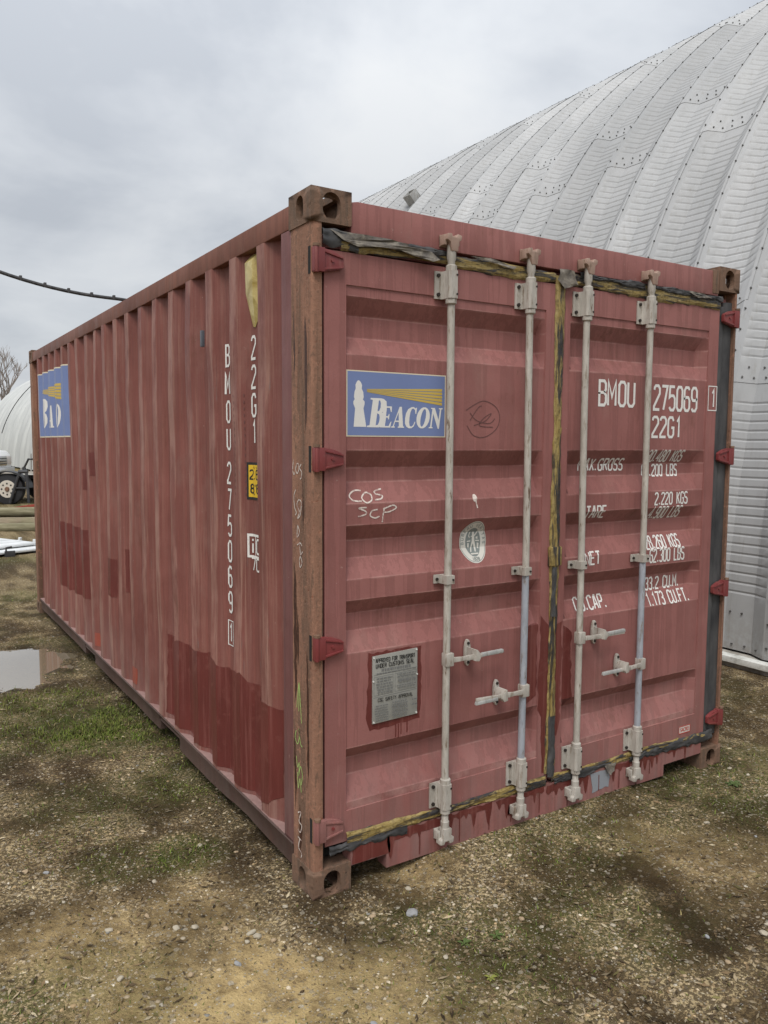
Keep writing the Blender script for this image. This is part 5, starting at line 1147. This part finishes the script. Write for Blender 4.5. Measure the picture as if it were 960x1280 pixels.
# pickup truck
M['truckwhite'], _, _ = material('white_truck_enamel', (.72, .72, .71), .3); M['glass'], _, _ = material('dark_window_glass', (.02, .024, .028), .05); M['chrome'], _, _ = material('grille_chrome', (.55, .55, .56), .2, .9); M['amber'], _, _ = material('headlamp_lens', (.62, .58, .55), .12)
tk = empty('pickup_truck', (1.95, 29.0, gz(1.95, 29.)), rz, 'white pickup truck parked nose forward beyond the flatbed trailer', 'truck')
mb = MB(); mb.prism([(-5.5, .62), (-.12, .62), (-.02, .72), (-.02, 1.18), (-.16, 1.36), (-1.45, 1.46), (-1.95, 1.96), (-3.4, 1.96), (-3.6, 1.42), (-5.5, 1.42)], 'y', 0, 1.95); body = mb.build('body', M['truckwhite'], tk, .06)
MB().box(-.30, .10, -.03, 1.98, .48, .76).build('bumper', M['chrome'], tk, .04); MB().box(-.06, .012, .42, 1.53, .82, 1.16).build('grille', M['chrome'], tk, .02)
for i in range(3): MB().box(.002, .022, .45, 1.50, .87+i*.095, .91+i*.095).build('grille_slat', M['blacksteel'], tk, .005)
for y in (.04, 1.57): MB().box(-.20, .010, y, y+.34, .86, 1.16).build('headlight', M['amber'], tk, .03)
for y in (-.006, 1.93): MB().prism([(-1.62, 1.48), (-2.05, 1.88), (-3.3, 1.88), (-3.42, 1.48)], 'y', y, y+.026).build('window', M['glass'], tk)
for x in (-.95, -4.45):
    for y in (.02, 1.70): MB().tube([(x, y, .40), (x, y+.02, .40), (x, y+.22, .40), (x, y+.24, .40)], [.36, .40, .40, .36], 24).build('wheel', M['tyre'], tk)

# overhead cable, clipped every foot, slung from a pole to the arch building
cable = empty('overhead_cable', (0, 7, 3.35), 0, 'thick black overhead cable with small clips sagging across the sky', 'cable')
def cz_(x): return .113*(x-1.07)**2 if x < 1.07 else -.0035*(x-1.07)
cp = [(x, (0 if x < 1.07 else 2.0*((x-1.07)/3.9)**1.2), cz_(x)) for x in np.linspace(-3.45, 4.98, 60)]
MB().tube(cp, .019, 8).build('line', M['rubber'], cable)
for x in np.arange(-3.1, 1.4, .245): MB().box(x-.014, x+.014, -.022, .022, cz_(x)-.015, cz_(x)+.034).build('clip', M['rubber'], cable, .003)
M['pole'] = M['log']
up_pole = empty('utility_pole', (-3.5, 7.0, gz(-3.5, 7)-.05), 0, 'wooden utility pole that carries the black overhead cable', 'pole')
MB().tube([(0, 0, 0), (0, 0, 3.2), (0, 0, 6.6)], [.14, .125, .11], 14).build('shaft', M['pole'], up_pole); MB().box(-.7, .7, -.05, .05, 6.0, 6.12).build('crossarm', M['pole'], up_pole, .01)

# bare winter trees beyond the distant building
M['bark'] = rusty('hazed_twig_bark', (.22, .21, .205), (.30, .285, .28), (.17, .16, .155))  # distance haze put into the bark colour as a lighter grey
def bare_tree(loc, H, seed, label):
    e = empty('bare_tree', loc, 0, label, 'tree', 'bare trees beyond the hoop building'); r = random.Random(seed); mt = MB(); ml = MB()
    def grow(mb, p, d, L, rad, lv):
        q = p+d*L*.5+Vector((r.uniform(-.06, .06), r.uniform(-.06, .06), .03))*L; e2 = p+d*L
        mb.tube([p, q, e2], [rad, rad*.8, rad*.6], 6 if lv < 2 else 4, False)
        if lv >= 5: return
        for _ in range(3 if lv < 4 else 4):
            nd = (d+Vector((r.uniform(-.75, .75), r.uniform(-.75, .75), r.uniform(-.1, .55)))).normalized(); grow(ml, p+d*L*r.uniform(.55, 1.0), nd, L*r.uniform(.55, .78), rad*.55, lv+1)
    grow(mt, Vector((0, 0, 0)), Vector((.03, .02, 1)).normalized(), H*.34, H*.022, 0)
    mt.build('trunk', M['bark'], e); ml.build('crown', M['bark'], e)
for i, (x, y, H, lb) in enumerate(((7.5, 92, 13.5, 'tall bare grey tree directly behind the hoop building edge'), (5.0, 97, 12.0, 'bare grey tree standing clear of the hoop building'), (10.8, 101, 15.5, 'tallest bare grey tree rising above the hoop building roof'), (2.5, 92, 11., 'small bare grey tree well away from the hoop building'))):
    bare_tree((x, y, gz(x, y)-.1), H, 5+i, lb)

# loose stones one can pick out, and a few weeds in front of the doors
sm_ = []
for k in range(5):
    r = np.random.default_rng(50+k); bm = bmesh.new(); bmesh.ops.create_icosphere(bm, subdivisions=2, radius=1)
    ax = r.uniform(.7, 1.2, 3)
    for v in bm.verts: q = v.co.copy(); v.co = Vector((q.x*ax[0], q.y*ax[1], q.z*ax[2]*.62))*(1+.28*(float(fbm(q.x*1.3+k*3, q.y*1.3+q.z, 1.6, 80+k, 2))-.5)*2)
    me = bpy.data.meshes.new('stone'); bm.to_mesh(me); bm.free(); sm_.append(me)
SM = [flat('cream_stone', (.38, .335, .255), .9, .4, (.2, .17, .12)), flat('grey_stone', (.27, .27, .27), .9, .4, (.12, .11, .10)), flat('tan_stone', (.36, .27, .17), .9, .4, (.2, .15, .1))]
LBL = ['loose cream coloured stone lying on the gravel', 'loose grey stone lying on the gravel', 'loose tan brown stone lying on the gravel']
spots = [(.287, -.231, .021, 1), (-.25, -.064, .020, 0), (-.262, -.034, .015, 0), (-.417, .099, .017, 0), (-.474, .135, .012, 0), (-.364, -.165, .014, 1), (-.117, -.276, .014, 0), (.245, -.492, .013, 0), (.149, -.18, .013, 2), (1.246, -1.003, .022, 0), (.36, -.10, .012, 0), (-.29, -.07, .012, 0), (-.21, -.11, .013, 2), (-.33, .03, .012, 2), (-.1, .03, .013, 0)]
r = random.Random(9)
while len(spots) < 64:
    x, y = r.uniform(-.9, 2.6), r.uniform(-1.2, .9)
    if not (x > -.03 and y > -.05) and -.6*x-y < 1.1: spots.append((x, y, r.uniform(.008, .014), r.choice((0, 0, 1, 2, 2))))
for x, y, s, c in spots:
    o = bpy.data.objects.new('stone', sm_[r.randrange(5)]); link(o); o.location = (x, y, gz(x, y)+s*.22); o.scale = (s, s*r.uniform(.75, 1), s*r.uniform(.8, 1.1)); o.rotation_euler = (r.uniform(-.3, .3), r.uniform(-.3, .3), r.uniform(0, 6))
    if not o.data.materials: o.data.materials.append(None)
    o.material_slots[0].link = 'OBJECT'; o.material_slots[0].material = SM[c]; tag(o, {(.287, -.231): 'largest grey stone lying in front of the rusty front corner casting', (-.25, -.064): 'big cream stone at the edge of the bare sandy patch', (1.246, -1.003): 'large cream stone beyond the end of the dark oily streak'}.get((x, y), LBL[c]), 'stone', 'loose stones on the gravel')
M['leaf'] = flat('weed_leaf_green', (.075, .11, .03), .6, .2, (.2, .2, .05)); M['leaf_y'] = flat('weed_leaf_yellow', (.20, .21, .045), .6, .2, (.3, .2, .05))
def weed(x, y, n, ln, seed, mat, label):
    e = empty('weed', (x, y, gz(x, y)-.002), 0, label, 'weed', 'small weeds in the gravel'); r = random.Random(seed)
    for i in range(n):
        a = i*2.4+r.uniform(-.3, .3); L = ln*r.uniform(.6, 1.1); w = L*.22; h = r.uniform(.15, .7)
        prof = [(0, .1), (.35, .8), (.65, 1), (.9, .5), (1, .05)]; V = []; F = []
        for t, k in prof:
            z = .004+h*L*t*(1.25-t); cx, cy = math.cos(a)*L*t, math.sin(a)*L*t; px, py = -math.sin(a)*w*k, math.cos(a)*w*k
            V += [(cx-px, cy-py, z+.15*w*k), (cx, cy, z-.1*w*k), (cx+px, cy+py, z+.15*w*k)]
        for j in range(4): F += [(3*j, 3*j+1, 3*j+4, 3*j+3), (3*j+1, 3*j+2, 3*j+5, 3*j+4)]
        MB().add(V, F).build('leaf', mat, e, 0, 60)
weed(.34, -.47, 7, .030, 1, M['leaf'], 'small green weed with broad leaves in front of the left door')
weed(.30, -.66, 8, .022, 2, M['leaf_y'], 'small yellow green weed in the gravel in front of the doors')
weed(.46, -.50, 6, .028, 3, M['leaf'], 'tiny dark green weed beside the broad leaved weed'); weed(2.25, -.20, 9, .05, 4, M['leaf'], 'bushy green weed near the right door corner')
